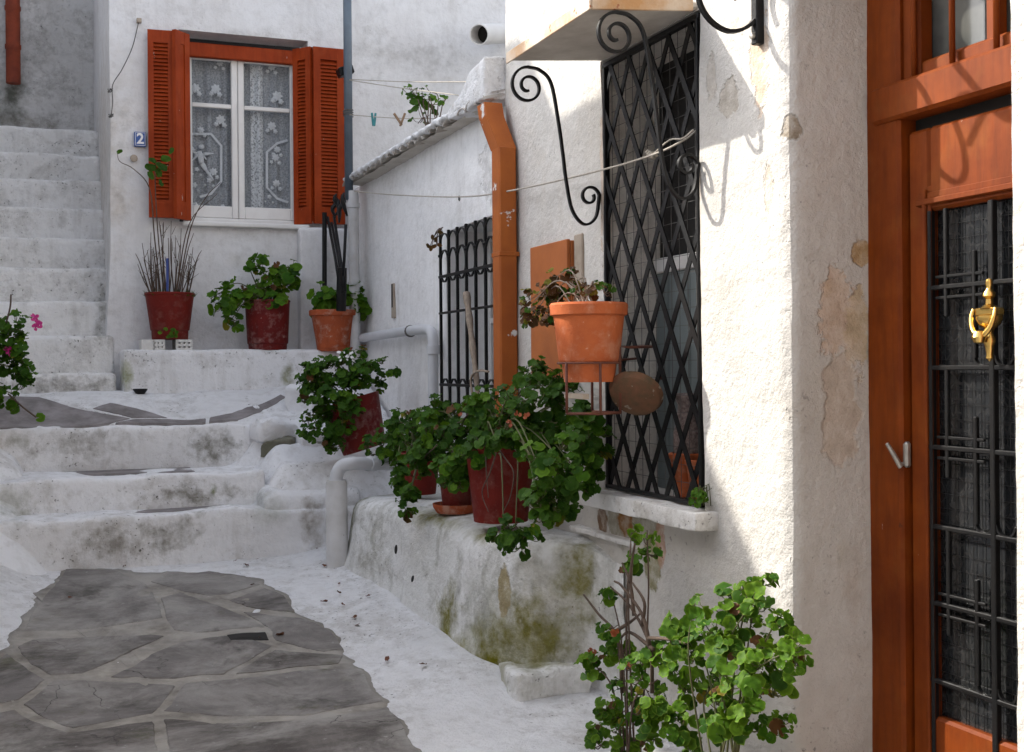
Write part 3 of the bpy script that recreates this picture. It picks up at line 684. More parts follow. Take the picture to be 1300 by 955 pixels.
part('transom_mullion', MB().bbox((.372, T(1265, .37, 60), 2.5), (.42, T(1250, .37, 60), ZD+.02), .008), 'door_wood', door)
wm = MB()
g0, g1 = TJ+.15, yB
for k in range(16): y = lerp(g0, g1, k/15); wm.tube([(.398, y, .2), (.398+.003*nz((y, 1, 1), 9), y, zp)], .0012, 4)
for k in range(36): z = lerp(.25, zp, k/35); wm.tube([(.399, g0, z), (.399, g1, z+.004*nz((z, 2, 2), 3))], .0012, 4)
tag(part('door_mesh', wm, 'black_iron', door), kind='stuff')
def dz(px, py, X=.37): return P(px, py, X=X)
zh = [dz(1235, p).z for p in (361, 467, 572, 677, 778, 880)]
for z in zh: part('grille_bar', MB().bbox((.365, g0-.02, z-.008), (.385, yB+.02, z+.008), .003), 'black_iron', door)
for px_, wdt in ((1184, .008), (1262, .011)):
    y = T(px_, .375); part('grille_bar', MB().bbox((.362, y-wdt, .15), (.386, y+wdt, zp), .003), 'black_iron', door)
def fret(za, zb, zc):
    """offset rectangles of the ironwork between two bars"""
    ya, yb = T(1203, .375), T(1239, .375)
    for z in (zc+.035, zc-.035): part('grille_bar', MB().bbox((.368, T(1250, .375), z-.005), (.380, T(1190, .375), z+.005), .002), 'black_iron', door)
    part('grille_bar', MB().bbox((.366, ya-.008, zc-.10), (.382, ya+.008, za), .003), 'black_iron', door)
    part('grille_bar', MB().bbox((.366, yb-.008, zb+.03), (.382, yb+.008, zc+.11), .003), 'black_iron', door)
    c = V((.374, (yb+T(1262, .375))/2+.004, zb+.04)); rr = abs(yb-T(1262, .375))/2
    part('grille_scroll', MB().strap([c+V((0, -rr*math.cos(a), -rr*math.sin(a)*.9)) for a in [math.pi*i/10 for i in range(11)]], (1, 0, 0), .014, .008), 'black_iron', door, 50)
    c2 = c-V((0, 2*rr+.014, 0))
    part('grille_scroll', MB().strap([c2+V((0, -rr*math.cos(a), -rr*math.sin(a)*.9)) for a in [math.pi*i/10 for i in range(11)]], (1, 0, 0), .014, .008), 'black_iron', door, 50)
fret(zp, zh[1], zh[0]); fret(zh[1], zh[3], zh[2]); fret(zh[3], zh[5], zh[4])
# knocker
kc = dz(1256, 405, .34); kk = MB(); sK = S(kc)
def kz(py): return P(1256, py, X=.34).z
prof = [(.001, 353), (.009, 355), (.012, 360), (.008, 365), (.011, 368), (.019, 372), (.021, 376), (.011, 380), (.012, 386), (.030, 392)]
kk.lathe([(r_, kz(y)-kc.z) for r_, y in prof][::-1], 18, Matrix.Translation(kc))
kk.bbox((kc.x-.020, kc.y-.045, kz(401)), (kc.x+.020, kc.y+.045, kz(391)), .004)
prof = [(.040, 401), (.041, 405), (.034, 412), (.016, 418), (.011, 423), (.016, 427), (.020, 433), (.014, 440), (.010, 450), (.012, 455), (.002, 459)]
kk.lathe([(r_, kz(y)-kc.z) for r_, y in prof][::-1], 18, Matrix.Translation(kc))
ring = bez([V((kc.x-.02, kc.y+sy*.047, kz(py))) for sy, py in ((-1, 392), (-1.05, 402), (-.85, 415), (-.45, 424), (0, 428), (.45, 424), (.85, 415), (1.05, 402), (1, 392))], 5)
ring = [p+V((-.018*math.sin(math.pi*i/(len(ring)-1)), 0, 0)) for i, p in enumerate(ring)]
kk.tube(ring, [.006+.004*abs(math.sin(math.pi*i/(len(ring)-1))) for i in range(len(ring))], 10)
kk.lathe([(.002, -.022), (.016, -.017), (.023, 0), (.016, .017), (.002, .022)], 16, Matrix.Translation((kc.x-.042, kc.y+.0, kz(428))))
part('door_knocker', kk, 'brass', door, 40)
# lever handle on the stile
hh_ = dz(1150, 577, .36); hm = MB().bbox((.345, hh_.y-.02, hh_.z-.045), (.372, hh_.y+.012, hh_.z+.045), .008)
hm.tube([dz(1147, 588, .35), dz(1143, 592, .33), dz(1135, 578, .31), dz(1126, 563, .30)], [.009, .010, .009, .007], 8)
part('door_handle', hm, 'steel', door, 40)
part('threshold', MB().rbox((.05, TJ-.02, -.3), (.44, TC+.02, -.005), .08, .02, .004), 'stone_white', house, 'all')

# ------------------------------------------------------------------ lean-to beyond the drainpipe
lean = thing('lean_to', 'low whitewashed lean-to with barred window and scalloped tile eave', 'building', (1.2, 8.2, .5))
XW = .03; wt0, wt1, wz0, wz1 = 6.50, 7.54, 1.16, 2.385
mb = MB(); tt2 = splitlines([6.30, wt0, wt1, 10.06], .05); zz2 = splitlines([.3, wz0, wz1, 3.0], .05)
mb.sheet(lambda t, z: V((XW, t, z)), tt2, zz2, lambda t, z: wt0 < t < wt1 and wz0 < z < wz1)
xs2 = steps_(XW, .35, .05)
for t_ in (wt0, wt1): mb.sheet(lambda x, z: V((x, t_, z)), xs2, splitlines([wz0, wz1], .05))
for z_ in (wz0, wz1): mb.sheet(lambda x, t: V((x, t, z_)), xs2, splitlines([wt0, wt1], .05))
mb.map(lambda p: p+V((nv(p, 1.4).x*.018+nv(p, 6).x*.004, nv(p, 3).y*.006, 0)))
part('wall', mb, 'lean_to_plaster', lean, 'all')
lw = part('window', MB().box((.35, wt0-.05, wz0-.05), (.37, wt1+.05, wz1+.05)), 'dark_inside', lean)
part('pane', MB().box((.335, wt0+.05, wz0+.05), (.34, (wt0+wt1)/2-.04, wz1-.05)), 'dark_glass', lw)
part('pane', MB().box((.335, (wt0+wt1)/2+.04, wz0+.05), (.34, wt1-.05, wz1-.05)), 'dark_glass', lw)
part('casement', MB().bbox((.315, wt0, wz0), (.35, wt0+.06, wz1), .004).bbox((.315, wt1-.06, wz0), (.35, wt1, wz1), .004).bbox((.315, (wt0+wt1)/2-.045, wz0), (.35, (wt0+wt1)/2+.045, wz1), .004)
     .bbox((.317, wt0, wz1-.07), (.348, wt1, wz1), .004).bbox((.317, wt0, wz0), (.348, wt1, wz0+.07), .004).bbox((.318, wt0, 1.78), (.347, wt1, 1.82), .004), 'white_wood', lw)
gr = part('window_grille', MB().bbox((-.02, wt0-.02, 2.075), (0, wt1+.01, 2.093), .003).bbox((-.02, wt0-.02, 1.375), (0, wt1+.01, 1.393), .003)
          .bbox((-.02, wt0-.02, 1.84), (-.005, wt1+.01, 1.855), .003), 'black_iron', lean)
n = 6
for k in range(n+1):
    y = lerp(wt0+.01, wt1-.005, k/n); part('grille_bar', MB().bbox((-.017, y-.009, wz0-.06), (.001, y+.009, wz1-.01), .003), 'black_iron', gr)
    if k < n:
        yc = y+(wt1-wt0)/n/2; rr = (wt1-wt0)/n/2-.004
        for zc, sg in ((2.15, 1), (1.32, -1)):
            pts = [V((-.009, yc+rr*math.cos(a), zc+rr*1.25*math.sin(a))) for a in [2*math.pi*i/14 for i in range(15)]]
            part('grille_ring', MB().strap(pts, (1, 0, 0), .012, .009), 'black_iron', gr, 50)
            part('grille_knot', MB().lathe([(.002, -.014), (.014, -.006), (.014, .006), (.002, .014)], 8, Matrix.Translation((-.012, yc+rr, zc+sg*.07))), 'black_iron', gr, 'all')
        pts = [V((-.009, yc+rr*math.cos(a), wz1-.10+.075*math.sin(a))) for a in [math.pi*i/10 for i in range(11)]]
        part('grille_arch', MB().strap(pts, (1, 0, 0), .010, .007), 'black_iron', gr, 50)
# small rusted slot in the wall
sp_ = P(500, 382, X=XW)
part('vent_slot', MB().bbox((XW-.012, sp_.y-.035, sp_.z-.13), (XW+.02, sp_.y+.035, sp_.z+.13), .004), 'bare_board', lean)
part('slot_gap', MB().box((XW-.0145, sp_.y-.012, sp_.z-.05), (XW+.0, sp_.y+.018, sp_.z+.125)), 'dark_inside', lean)
# roof: one course of barrel tiles at the eave, mortar on top
ZE = 2.985
def tile(t0, wd, sag, tilt):
    mb = MB(); n = 8; th = .014
    for x in (-.12, .5):
        for rr in (wd/2, wd/2-th):
            for j in range(n+1):
                a = math.pi*j/n; dz_ = (x+.12)*.28+sag
                mb.v.append(V((x+.012*math.sin(t0*37)*(x < 0), t0+rr*math.cos(a), ZE+dz_+rr*.42*math.sin(a)+tilt*math.cos(a))))
    m = n+1
    for j in range(n):
        mb.f += [(j, j+1, 2*m+j+1, 2*m+j), (m+j, 3*m+j, 3*m+j+1, m+j+1), (j, m+j, m+j+1, j+1)]
    return mb
k = 0; t_ = 6.42; rnd = random.Random(5)
while t_ < 9.72:
    wd = .155+rnd.uniform(-.012, .012)
    part('roof_tile', tile(t_, wd+.02, rnd.uniform(-.012, .008), rnd.uniform(-.006, .006)), 'tile_clay', lean, 40); t_ += wd
mb = MB()
us = steps_(6.35, 9.74, .03)
def mort(t, a):
    r1 = .017+.012*nz((t, 0, 0), 7)+.012*nz((t, 3, 0), 22)
    return V((-.100+.030*math.cos(a)+.012*nz((t, 1, 9), 9), t, ZE+.040+.014*abs(math.sin((t-6.42)/.155*math.pi))+r1*math.sin(a)*1.2))
mb.sheet(mort, us, [2*math.pi*i/10 for i in range(11)])
part('eave_mortar', mb, 'lane_whitewash', lean, 'all')
part('roof', MB().sheet(lambda x, t: V((x, t, ZE+.035+(x+.12)*.28)), [-.09, .5, 1.5, 3], [6.33, 8, 9.72]), 'tile_clay', lean)
part('soffit_board', MB().sheet(lambda x, t: V((x, t, ZE+.005+.012*nz((x, t, 0), 9))), [-.08, 0, .1], steps_(6.34, 9.72, .06)), 'soffit', lean, 'all')
# mortar shoulder where the roof meets the tall house
def shp(p): return V((p.x, p.y, p.z-.17*smooth(6.40, 7.0, p.y)*smooth(2.99, 3.2, p.z)))
part('roof_shoulder', MB().rbox((-.13, 6.34, 2.99), (.3, 7.0, 3.23), .025, .015, .014, 7, shp), 'lane_whitewash', lean, 'all')

# ------------------------------------------------------------------ far house with the shuttered window
far = thing('shuttered_house', 'whitewashed house with red orange shuttered window above the potted ledge', 'house', (0, 11, 1.2))
TW = 10.05
A, B = P(226, 40, t=TW), P(392, 287, t=TW); ox0, ox1, oz0, oz1 = A.x, B.x, B.z, P(300, 44, t=TW).z
XL = -1.915
mb = MB(); ux = splitlines([XL, ox0, ox1, 1.2], .06)+[2, 4]; uz = splitlines([.9, oz0, oz1, 5.2], .06)+[6, 7.5]
mb.sheet(lambda x, z: V((x, TW, z)), ux, uz, lambda x, z: ox0 < x < ox1 and oz0 < z < oz1)
yy = steps_(TW, TW+.24, .06)
for x_ in (ox0, ox1): mb.sheet(lambda y, z: V((x_, y, z)), yy, splitlines([oz0, oz1], .06))
for z_ in (oz0, oz1): mb.sheet(lambda y, x: V((x, y, z_)), yy, splitlines([ox0, ox1], .06))
mb.sheet(lambda y, z: V((XL, y, z)), steps_(TW, 13.1, .08), uz)
def fw(p):
    d = nv(p, 1.2)*.02+nv(p, 5)*.004; q = p+V((d.x*.5, d.y*.6, 0))
    if abs(p.x-XL) < .3: q.x -= .05*smooth(2.6, 1.4, p.z)
    return q
mb.map(fw); part('wall', mb, 'far_plaster', far, 'all')
part('roof_edge', MB().box((XL-.1, TW-.1, 7.5), (4, 13.2, 7.7)), 'tile_clay', far)
bx = P(380, 300, t=9.95)
part('buttress', MB().rbox((bx.x, 9.93, 1.5), (.04, 10.1, P(395, 289, t=9.95).z), .05, .02, .006, 4), 'far_plaster', far, 'all')
part('window_sill', MB().rbox((P(232, 285, t=10).x, 9.995, oz0-.035), (ox1+.0, 10.2, oz0+.004), .05, .01, .004, 5), 'white_wood', far, 'all')
YF = 10.16
wn = part('window', MB().box((ox0-.05, 10.60, oz0-.1), (ox1+.05, 10.62, oz1+.1)), 'dark_inside', far)
part('window_frame', MB().bbox((ox0, YF-.05, oz1-.19), (ox1, YF+.04, oz1-.075), .006), 'orange_wood', wn)
cx0, cxm, cx1 = P(236, 150, t=YF).x, P(302, 150, t=YF).x, P(376, 150, t=YF).x
cz0, cz1 = P(305, 278, t=YF).z, P(305, 68, t=YF).z
zm = P(300, 136, t=YF).z
for a, b in ((cx0, cxm-.002), (cxm+.002, cx1)):
    cs = part('casement', MB().bbox((a, YF, cz0), (a+.05, YF+.045, cz1), .006).bbox((b-.05, YF, cz0), (b, YF+.045, cz1), .006)
              .bbox((a+.05, YF+.002, cz1-.075), (b-.05, YF+.043, cz1), .006).bbox((a+.05, YF+.002, cz0), (b-.05, YF+.043, cz0+.10), .006)
              .bbox((a+.05, YF+.006, zm-.018), (b-.05, YF+.04, zm+.018), .006), 'white_wood', wn)
    part('pane', MB().box((a+.045, YF+.022, zm+.01), (b-.045, YF+.026, cz1-.06)), 'window_glass', wn)
    part('pane', MB().box((a+.045, YF+.022, cz0+.09), (b-.045, YF+.026, zm-.01)), 'window_glass', wn)
part('window_ledge', MB().bbox((cx0-.02, YF-.03, cz0-.06), (cx1+.02, YF+.06, cz0-.004), .008), 'white_wood', wn)
# lace curtains with woven motifs
def yc_(x): return YF+.09+.012*math.sin(x*46)+.008*math.sin(x*91+1)
part('lace_curtain', MB().sheet(lambda x, z: V((x, yc_(x), z)), steps_(cx0, cx1, .012), steps_(cz0, cz1, .2)), 'lace', wn, 'all')
part('lace_border', MB().sheet(lambda x, z: V((x, yc_(x)-.012, z)), steps_(P(320, 150, t=YF).x, P(336, 150, t=YF).x, .012), steps_(cz0, cz1, .2)), 'lace_dense', wn, 'all')
def motif(mb, cx, cz, r, n=7, r2=.30, ph=0.):
    n = 7 if r > .028 else 5
    pts = []
    N = n*6
    for j in range(N): a = 2*math.pi*j/N; rr = r*(1-r2*.5+r2*.5*math.cos(n*a+ph)); pts.append(V((cx+rr*math.cos(a), YF+.060, cz+rr*math.sin(a))))
    mb.add(pts+[V((cx, YF+.052, cz))], [(j, (j+1) % N, N) for j in range(N)])
def pz(px, py): q = P(px, py, t=YF+.06); return q.x, q.z
mo = MB(); rnd = random.Random(3)
for px_, py_, r_ in ((248, 112, .042), (274, 113, .042), (352, 122, .045), (280, 152, .042), (345, 160, .038), (345, 85, .035), (279, 80, .03), (255, 165, .03), (350, 200, .035), (271, 218, .034),
                     (351, 233, .034), (266, 229, .025), (244, 190, .025), (352, 190, .03), (247, 235, .024), (250, 215, .02), (342, 250, .02), (283, 262, .02), (248, 260, .024)):
    x, z = pz(px_, py_); motif(mo, x, z, r_, 5 if r_ > .028 else 4); motif(mo, x+.03, z-.045, r_*.55, 3); motif(mo, x-.035, z-.04, r_*.5, 3, ph=2)
mo.v = [p+V((0, -.0004*i % .003, 0)) for i, p in enumerate(mo.v)]
part('lace_flowers', mo, 'lace_motif', wn)
oc = MB()
def ribbon(pix, w_): oc.strap([V((pz(*q)[0], YF+.066, pz(*q)[1])) for q in pix], (0, 1, 0), .002, w_)
ribbon([(237, 182), (243, 170), (268, 170), (281, 185), (281, 230), (268, 246), (254, 250)], .020)
ribbon([(365, 178), (352, 182), (339, 193), (339, 238), (352, 252), (366, 257)], .019)
part('lace_octagon', oc, 'lace_motif', wn)
an = MB()
def lobe(a, b, r0, r1):
    a = V((pz(*a)[0], YF+.056, pz(*a)[1])); b = V((pz(*b)[0], YF+.056, pz(*b)[1])); an.tube([a.lerp(b, k/5) for k in range(6)], [lerp(r0, r1, k/5)*(.75+.25*math.sin(math.pi*k/5)) for k in range(6)], 8)
lobe((255, 184), (256, 189), .024, .02); lobe((253, 192), (256, 208), .022, .026); lobe((256, 207), (262, 217), .024, .016); lobe((262, 217), (271, 229), .016, .007)
lobe((252, 196), (244, 204), .010, .006); lobe((256, 195), (262, 203), .009, .006); lobe((258, 196), (271, 195), .018, .004); lobe((250, 195), (242, 192), .012, .003)
an.map(lambda p: V((p.x, YF+.056+(p.y-YF-.056)*.25, p.z)))
part('lace_figure', an, 'lace_motif', wn, 'all')
# shutters: each folded into two louvred leaves
def leaf_(name, a, b, zb, zt, th=.035, louv=True, st=.055):
    """shutter leaf between plan points a and b"""
    a, b = V(a), V(b); u = (b-a); L = u.length; u.normalize(); nn = V((u.y, -u.x)); 
    if nn.y > 0: nn = -nn
    def pt(s_, d, z): q = a+u*s_+nn*d; return V((q.x, q.y, z))
    def bxx(mb, s0, s1, d0, d1, z0_, z1_):
        vs_ = [pt(s_, d, z) for s_ in (s0, s1) for d in (d0, d1) for z in (z0_, z1_)]
        mb.add(vs_, [(0, 1, 3, 2), (4, 6, 7, 5), (0, 4, 5, 1), (2, 3, 7, 6), (0, 2, 6, 4), (1, 5, 7, 3)])
    sh = MB(); bxx(sh, 0, st, 0, th, zb, zt); bxx(sh, L-st, L, 0, th, zb, zt); bxx(sh, st, L-st, .002, th-.002, zt-.10, zt); bxx(sh, st, L-st, .002, th-.002, zb, zb+.14)
    bxx(sh, st, L-st, .0, .006, zb+.1, zt-.1)
    o = part(name, sh, 'orange_wood', far)
    sv = MB(); z = zb+.155
    if not louv:
        pn = MB(); bxx(pn, st, L-st, .004, th-.010, zb+.14, zt-.10); part('panel', pn, 'orange_wood', o); return o
    while z < zt-.12:
        vs_ = [pt(s_, d, z+dz_) for s_ in (st, L-st) for d, dz_ in ((.008, .028), (th-.004, 0), (th-.004, .008), (.008, .036))]
        sv.add(vs_, [(0, 1, 2, 3), (4, 7, 6, 5), (0, 4, 5, 1), (1, 5, 6, 2), (2, 6, 7, 3), (3, 7, 4, 0)]); z += .030
    tag(part('louvre_slats', sv, 'orange_wood', o), kind='stuff')
    return o
def xz(px, py, t): q = P(px, py, t=t); return q
q0, q1 = P(188, 150, t=10.0), P(221, 150, t=9.99)
zt_, zb_ = P(205, 40, t=10).z, P(205, 277, t=10).z
leaf_('shutter', (q0.x, 10.0), (q1.x, 9.985), zb_, zt_, st=.045)
q2, q3 = P(219, 150, t=9.93), P(237, 150, t=10.05)
leaf_('shutter', (q2.x, 9.92), (q3.x, 10.04), zb_-.01, zt_+.0, st=.06, louv=False)
q0, q1 = P(375, 150, t=10.14), P(397, 150, t=10.0)
zt2, zb2 = P(390, 62, t=10.05).z, P(390, 285, t=10.05).z
leaf_('shutter', (q0.x, 10.13), (q1.x, 9.99), zb2, zt2+.0, st=.05)
q2, q3 = P(398, 150, t=9.97), P(436, 150, t=9.99)
leaf_('shutter', (q2.x, 9.99), (q3.x, 10.0), zb2, zt2, st=.06)

# house number plate
c = P(178, 177, t=10.02); sg = thing('number_plate', 'small blue enamel plate with white numeral 2 beside the left shutter', 'sign', (c.x, c.y, c.z-.06))
hw, hh2 = 7.2/S(c), 9.3/S(c)
part('plate', MB().bbox((c.x-hw, c.y-.008, c.z-hh2), (c.x+hw, c.y+.03, c.z+hh2), .004), 'enamel_blue', sg)
for a in ((-1, 0), (1, 0)): part('border', MB().box((c.x+a[0]*(hw-.008)-.0015, c.y-.010, c.z-hh2+.007), (c.x+a[0]*(hw-.008)+.0015, c.y-.008, c.z+hh2-.007)), 'enamel_white', sg)
for a in (-1, 1): part('border', MB().box((c.x-hw+.01, c.y-.010, c.z+a*(hh2-.008)-.0015), (c.x+hw-.01, c.y-.008, c.z+a*(hh2-.008)+.0015)), 'enamel_white', sg)
fc = bpy.data.curves.new('n', 'FONT'); fc.body = '2'; fc.size = .115; fc.extrude = .001; fc.offset = .0028; fc.align_x = 'CENTER'; fc.align_y = 'CENTER'
fo = bpy.data.objects.new('n', fc); me = bpy.data.meshes.new_from_object(fo); bpy.data.objects.remove(fo)
me.materials.clear(); me.materials.append(MATS['enamel_white'])
inst('numeral', me, Matrix.Translation((c.x, c.y-.010, c.z)) @ Matrix.Rotation(R(90), 4, 'X'), sg)

# neighbour across the lane (outside the picture): it shades the lane and the far houses
opp = thing('opposite_house', 'plain whitewashed house across the lane shading the steps', 'house', (-5.2, 11, 0))
def prism(pl, z0, z1):
    n = len(pl); return MB().add([V((x, y, z)) for z in (z0, z1) for x, y in pl], [tuple(range(n))[::-1], tuple(range(n, 2*n))]+[(i, (i+1) % n, n+(i+1) % n, n+i) for i in range(n)])
part('wall', prism([(-3.35, 7.72), (-3.35, 18), (-9, 18), (-9, 13.6)], -.5, 6.2), 'far_plaster', opp)  # end wall slanted along the sun to shape the shadow edge on the facade
part('roof', prism([(-3.28, 7.70), (-3.28, 18.1), (-9.1, 18.1), (-9.1, 13.7)], 6.2, 6.33), 'tile_clay', opp)
part('roof_shade_block', MB().box((-6, 9.5, 6.3), (-3.4, 18, 7.0)), 'far_plaster', opp)  # unseen block added on the roof to keep sun off the lean-to wall
# unseen brown house added behind the viewer to cut low sky light
bh = thing('sky_block_house', 'unseen brown house added behind the viewer to block low sky light', 'house', (-4, -4, -.3))
part('wall', MB().box((-11, -9, -.5), (-.0, -2.6, 7.0)), 'sky_block_brown', bh)
part('roof', MB().box((-11.2, -9.2, 7.0), (-.0, -2.4, 7.15)), 'tile_clay', bh)
bw = thing('lane_shade_wall', 'unseen tall whitewashed wall added along the lane to shade the ground', 'wall', (-3.5, 2.5, -.3))  # added out of view to keep direct sun off the lane
part('wall', MB().box((-3.62, -2.6, -.5), (-3.38, 7.95, 3.32)), 'far_plaster', bw)
part('coping', MB().bbox((-3.66, -2.6, 3.32), (-3.34, 7.95, 3.39), .01), 'stone_dark', bw)

# ------------------------------------------------------------------ masonry bench along the facade
ZB = .685
def wb(t):
    if t < 6.0: return max(.45*math.sqrt(max(0., 1-((6.0-t)/.82)**2)), .09*smooth(4.9, 5.32, t)**2)
    w_ = lerp(.45, .60, smooth(6.0, 7.6, t))
    return w_*(1 if t < 7.6 else math.sqrt(max(0.0, 1-((t-7.6)/.26)**2)))
prof = [(0, 1), (.3, 1), (.6, 1), (.8, .995), (.9, .97), (.96, .92), (.99, .85), (1.0, .75), (1.01, .6), (1.02, .45), (1.04, .3), (1.06, .15), (1.10, .0), (1.14, -.15)]
def bpt(t, k):
    i = min(int(k), len(prof)-2); fr = k-i; a = lerp(prof[i][0], prof[i+1][0], fr); h = lerp(prof[i][1], prof[i+1][1], fr)
    wd = wb(t); zg = gz(-wd, t)-.03; zt = ZB+.02*math.sin(t*3)-.10*smooth(5.4, 4.95, t)
    if t > 7.6: zt = lerp(zt, .55, ((t-7.6)/.26)**2)
    p = V((.02-(wd+.02)*a, t, lerp(zg, zt, h)))
    d = nv(p, 2.0)*.035+nv(p, 6)*.012+nv(p, 16)*.004
    return p+V((d.x, d.y*.4, d.z*.8))
bench = part('bench_wall', MB().sheet(bpt, steps_(4.9, 7.859, .03), [i/3 for i in range(0, 3*(len(prof)-1)+1)]), 'bench_plaster', None, 'all',
             'low whitewashed masonry bench stained green with moss, carrying the row of pots', 'bench')
def onbench(px, py):
    tgt = P(px, py, X=-.5)-CAM; tgt.normalize(); best = None
    for i in range(90):
        for k in range(60):
            t = 5.2+2.6*i/90; q = 4+9*k/60; p = bpt(t, q); d = (p-CAM).normalized().dot(tgt)
            if best is None or d > best[0]: best = (d, t, q)
    _, t, q = best; p = bpt(t, q); nn = (bpt(t+.02, q)-p).cross(bpt(t, q+.3)-p).normalized()
    return p, (nn if nn.x < 0 else -nn)
for a, b, r_ in ((503, 697, .020), (524, 734, .014)):
    p_, nn = onbench(a, b); M_ = Matrix.Translation(p_) @ nn.to_track_quat('Z', 'Y').to_matrix().to_4x4() @ Matrix.Diagonal((1, 1.35, 1, 1))
    part('drain_hole', MB().lathe([(r_*1.05, -.012), (r_, .003), (r_*.8, .0045), (.001, .0045)], 14, M_), 'dark_inside', bench, 'all')

# ------------------------------------------------------------------ pipes
def single(name, mb, mat, label, cat, smooth=40, group=None): return part(name, mb, mat, None, smooth, label, cat, group)
# square orange downpipe
dp = thing('drainpipe', 'square orange painted drainpipe between lattice window wall and barred window', 'drainpipe', P(640, 475, X=-.06))
a, b = P(640, 188, X=-.06), P(640, 478, X=-.06)
part('pipe', MB().bbox((-.115, a.y-.062, b.z-.5), (-.012, a.y+.055, a.z), .008), 'drainpipe_paint', dp)
el_ = MB(); e0 = V((-.063, a.y, a.z-.05)); e1 = P(624, 150, X=-.10); e2 = e1+V((-.0, .03, .08))
for p_, q_ in ((e0, e1),):
    vs_ = []
    for c_, r1 in ((V((-.063, a.y, a.z-.012)), .054), (e1, .054), (e2, .054)):
        vs_ += [c_+V((sx*r1*.95, sy*.062, 0)) for sx, sy in ((-1, -1), (1, -1), (1, 1), (-1, 1))]
    fs_ = [(i*4+j, i*4+(j+1) % 4, i*4+4+(j+1) % 4, i*4+4+j) for i in range(2) for j in range(4)]+[(3, 2, 1, 0), (8, 9, 10, 11)]
    el_.add(vs_, fs_)
part('elbow', el_, 'drainpipe_paint', dp)
part('bracket', MB().bbox((-.118, a.y-.066, 2.10), (-.0, a.y+.06, 2.125), .003), 'drainpipe_paint', dp)
# tall metal pole in the corner, white below
p0, p1 = P(440, -60, X=-.12), P(443, 246, X=-.12)
pole = thing('metal_pipe', 'tall grey galvanised pipe in the corner, whitewashed below the eave', 'pipe', (p1.x, p1.y, 1.6))
part('pipe', MB().tube([(p1.x, p1.y, 5.4), (p1.x, p1.y, p1.z-.05)], .034, 14), 'galvanised', pole, 'all')
part('lower_pipe', MB().tube([(p1.x+.03, p1.y-.02, p1.z+.02), (p1.x+.035, p1.y-.02, 1.62)], .043, 14), 'pipe_white', pole, 40)
part('collar', MB().lathe([(.043, -.02), (.053, -.018), (.053, .018), (.043, .02)], 14, Matrix.Translation((p1.x+.03, p1.y-.02, P(445, 262, X=-.1).z))), 'pipe_white', pole, 40)
part('rope_wrap', MB().tube([V((p1.x+.04*math.cos(i*.9), p1.y+.04*math.sin(i*.9), P(442, 145, X=-.12).z-.02+i*.0025)) for i in range(22)], .005, 5), 'wire_grey', pole)
q = P(436, 93, X=-.12)
fl = thing('black_lamp_head', 'small black boxy lamp head clamped to the galvanised pipe', 'lamp', (q.x, q.y-.07, q.z-.04))
part('housing', MB().bbox((-.06, -.07, -.035), (.06, .05, .035), .008).map(lambda p: Matrix.Translation((q.x-.0, q.y-.05, q.z)) @ Matrix.Rotation(R(-18), 4, 'Y') @ p), 'black_iron', fl)
part('clamp', MB().tube([(q.x, q.y, q.z), (p1.x, p1.y-.02, q.z)], .012, 6), 'black_iron', fl)
# grey plastic waste pipe on the lean-to
X_ = -.035
pts = bez([P(456, 430, X=X_), P(500, 423, X=X_), P(535, 418.5, X=X_), P(546, 420, X=X_), P(549.5, 430, X=X_), P(550, 460, X=X_), P(550, 540, X=X_)], 5)
wp = thing('waste_pipe', 'grey plastic waste pipe bending down beside the barred window', 'pipe', P(550, 540, X=X_))
part('pipe', MB().tube(pts, .035, 14), 'pvc', wp, 'all')
for a_, dr in ((P(521, 420.5, X=X_), 'Y'),): part('clip', MB().lathe([(.037, -.008), (.043, -.006), (.043, .006), (.037, .008)], 14, Matrix.Translation(a_) @ Matrix.Rotation(R(90), 4, 'X')), 'wire_grey', wp, 40)
part('collar', MB().lathe([(.036, -.03), (.044, -.028), (.044, .028), (.036, .03)], 14, Matrix.Translation(P(550, 444, X=X_))), 'pvc', wp, 40)
# outlet by the bench
c0 = G(428, 716); X_ = c0.x
ou = thing('outlet_pipe', 'thick upright white pipe stub with grey elbow at the end of the bench', 'pipe', c0)
zt3 = P(428, 610, X=X_).z
part('stub', MB().tube([(X_, c0.y, c0.z-.1), (X_, c0.y, zt3-.02), (X_, c0.y, zt3)], [.072, .068, .060], 18), 'pipe_white', ou, 40)
e3 = P(506, 589, X=-.22)
pts = bez([V((X_, c0.y, zt3-.04)), V((X_, c0.y, zt3+.02)), V((X_+.03, c0.y-.01, zt3+.085)), V((X_+.10, c0.y-.03, zt3+.105)), V(e3).lerp(V((X_+.1, c0.y-.03, zt3+.1)), .5), V(e3)], 6)
part('elbow', MB().tube(pts, .042, 14), 'pvc', ou, 'all')
part('collar', MB().tube([pts[-9], pts[-9].lerp(pts[-6], .5)], .05, 14), 'pvc', ou, 40)
# vent pipe high on the far house
v0, v1 = P(608, 44, t=9.4), P(650, 42, t=9.95)
vp = thing('vent_pipe', 'short white plastic vent pipe sticking out high above the lean-to roof', 'pipe', v1)
mb = MB(); ax = (v1-v0).normalized(); mt = Matrix.Translation(v0) @ ax.to_track_quat('Z', 'Y').to_matrix().to_4x4()
mb.lathe([(.076, .25), (.076, 0), (.085, 0), (.085, (v1-v0).length+.2)], 20, mt, close=False); part('pipe', mb, 'white_wood', vp, 40)
part('inside', MB().lathe([(.075, .16), (.001, .161)], 20, mt, close=False), 'dark_inside', vp)
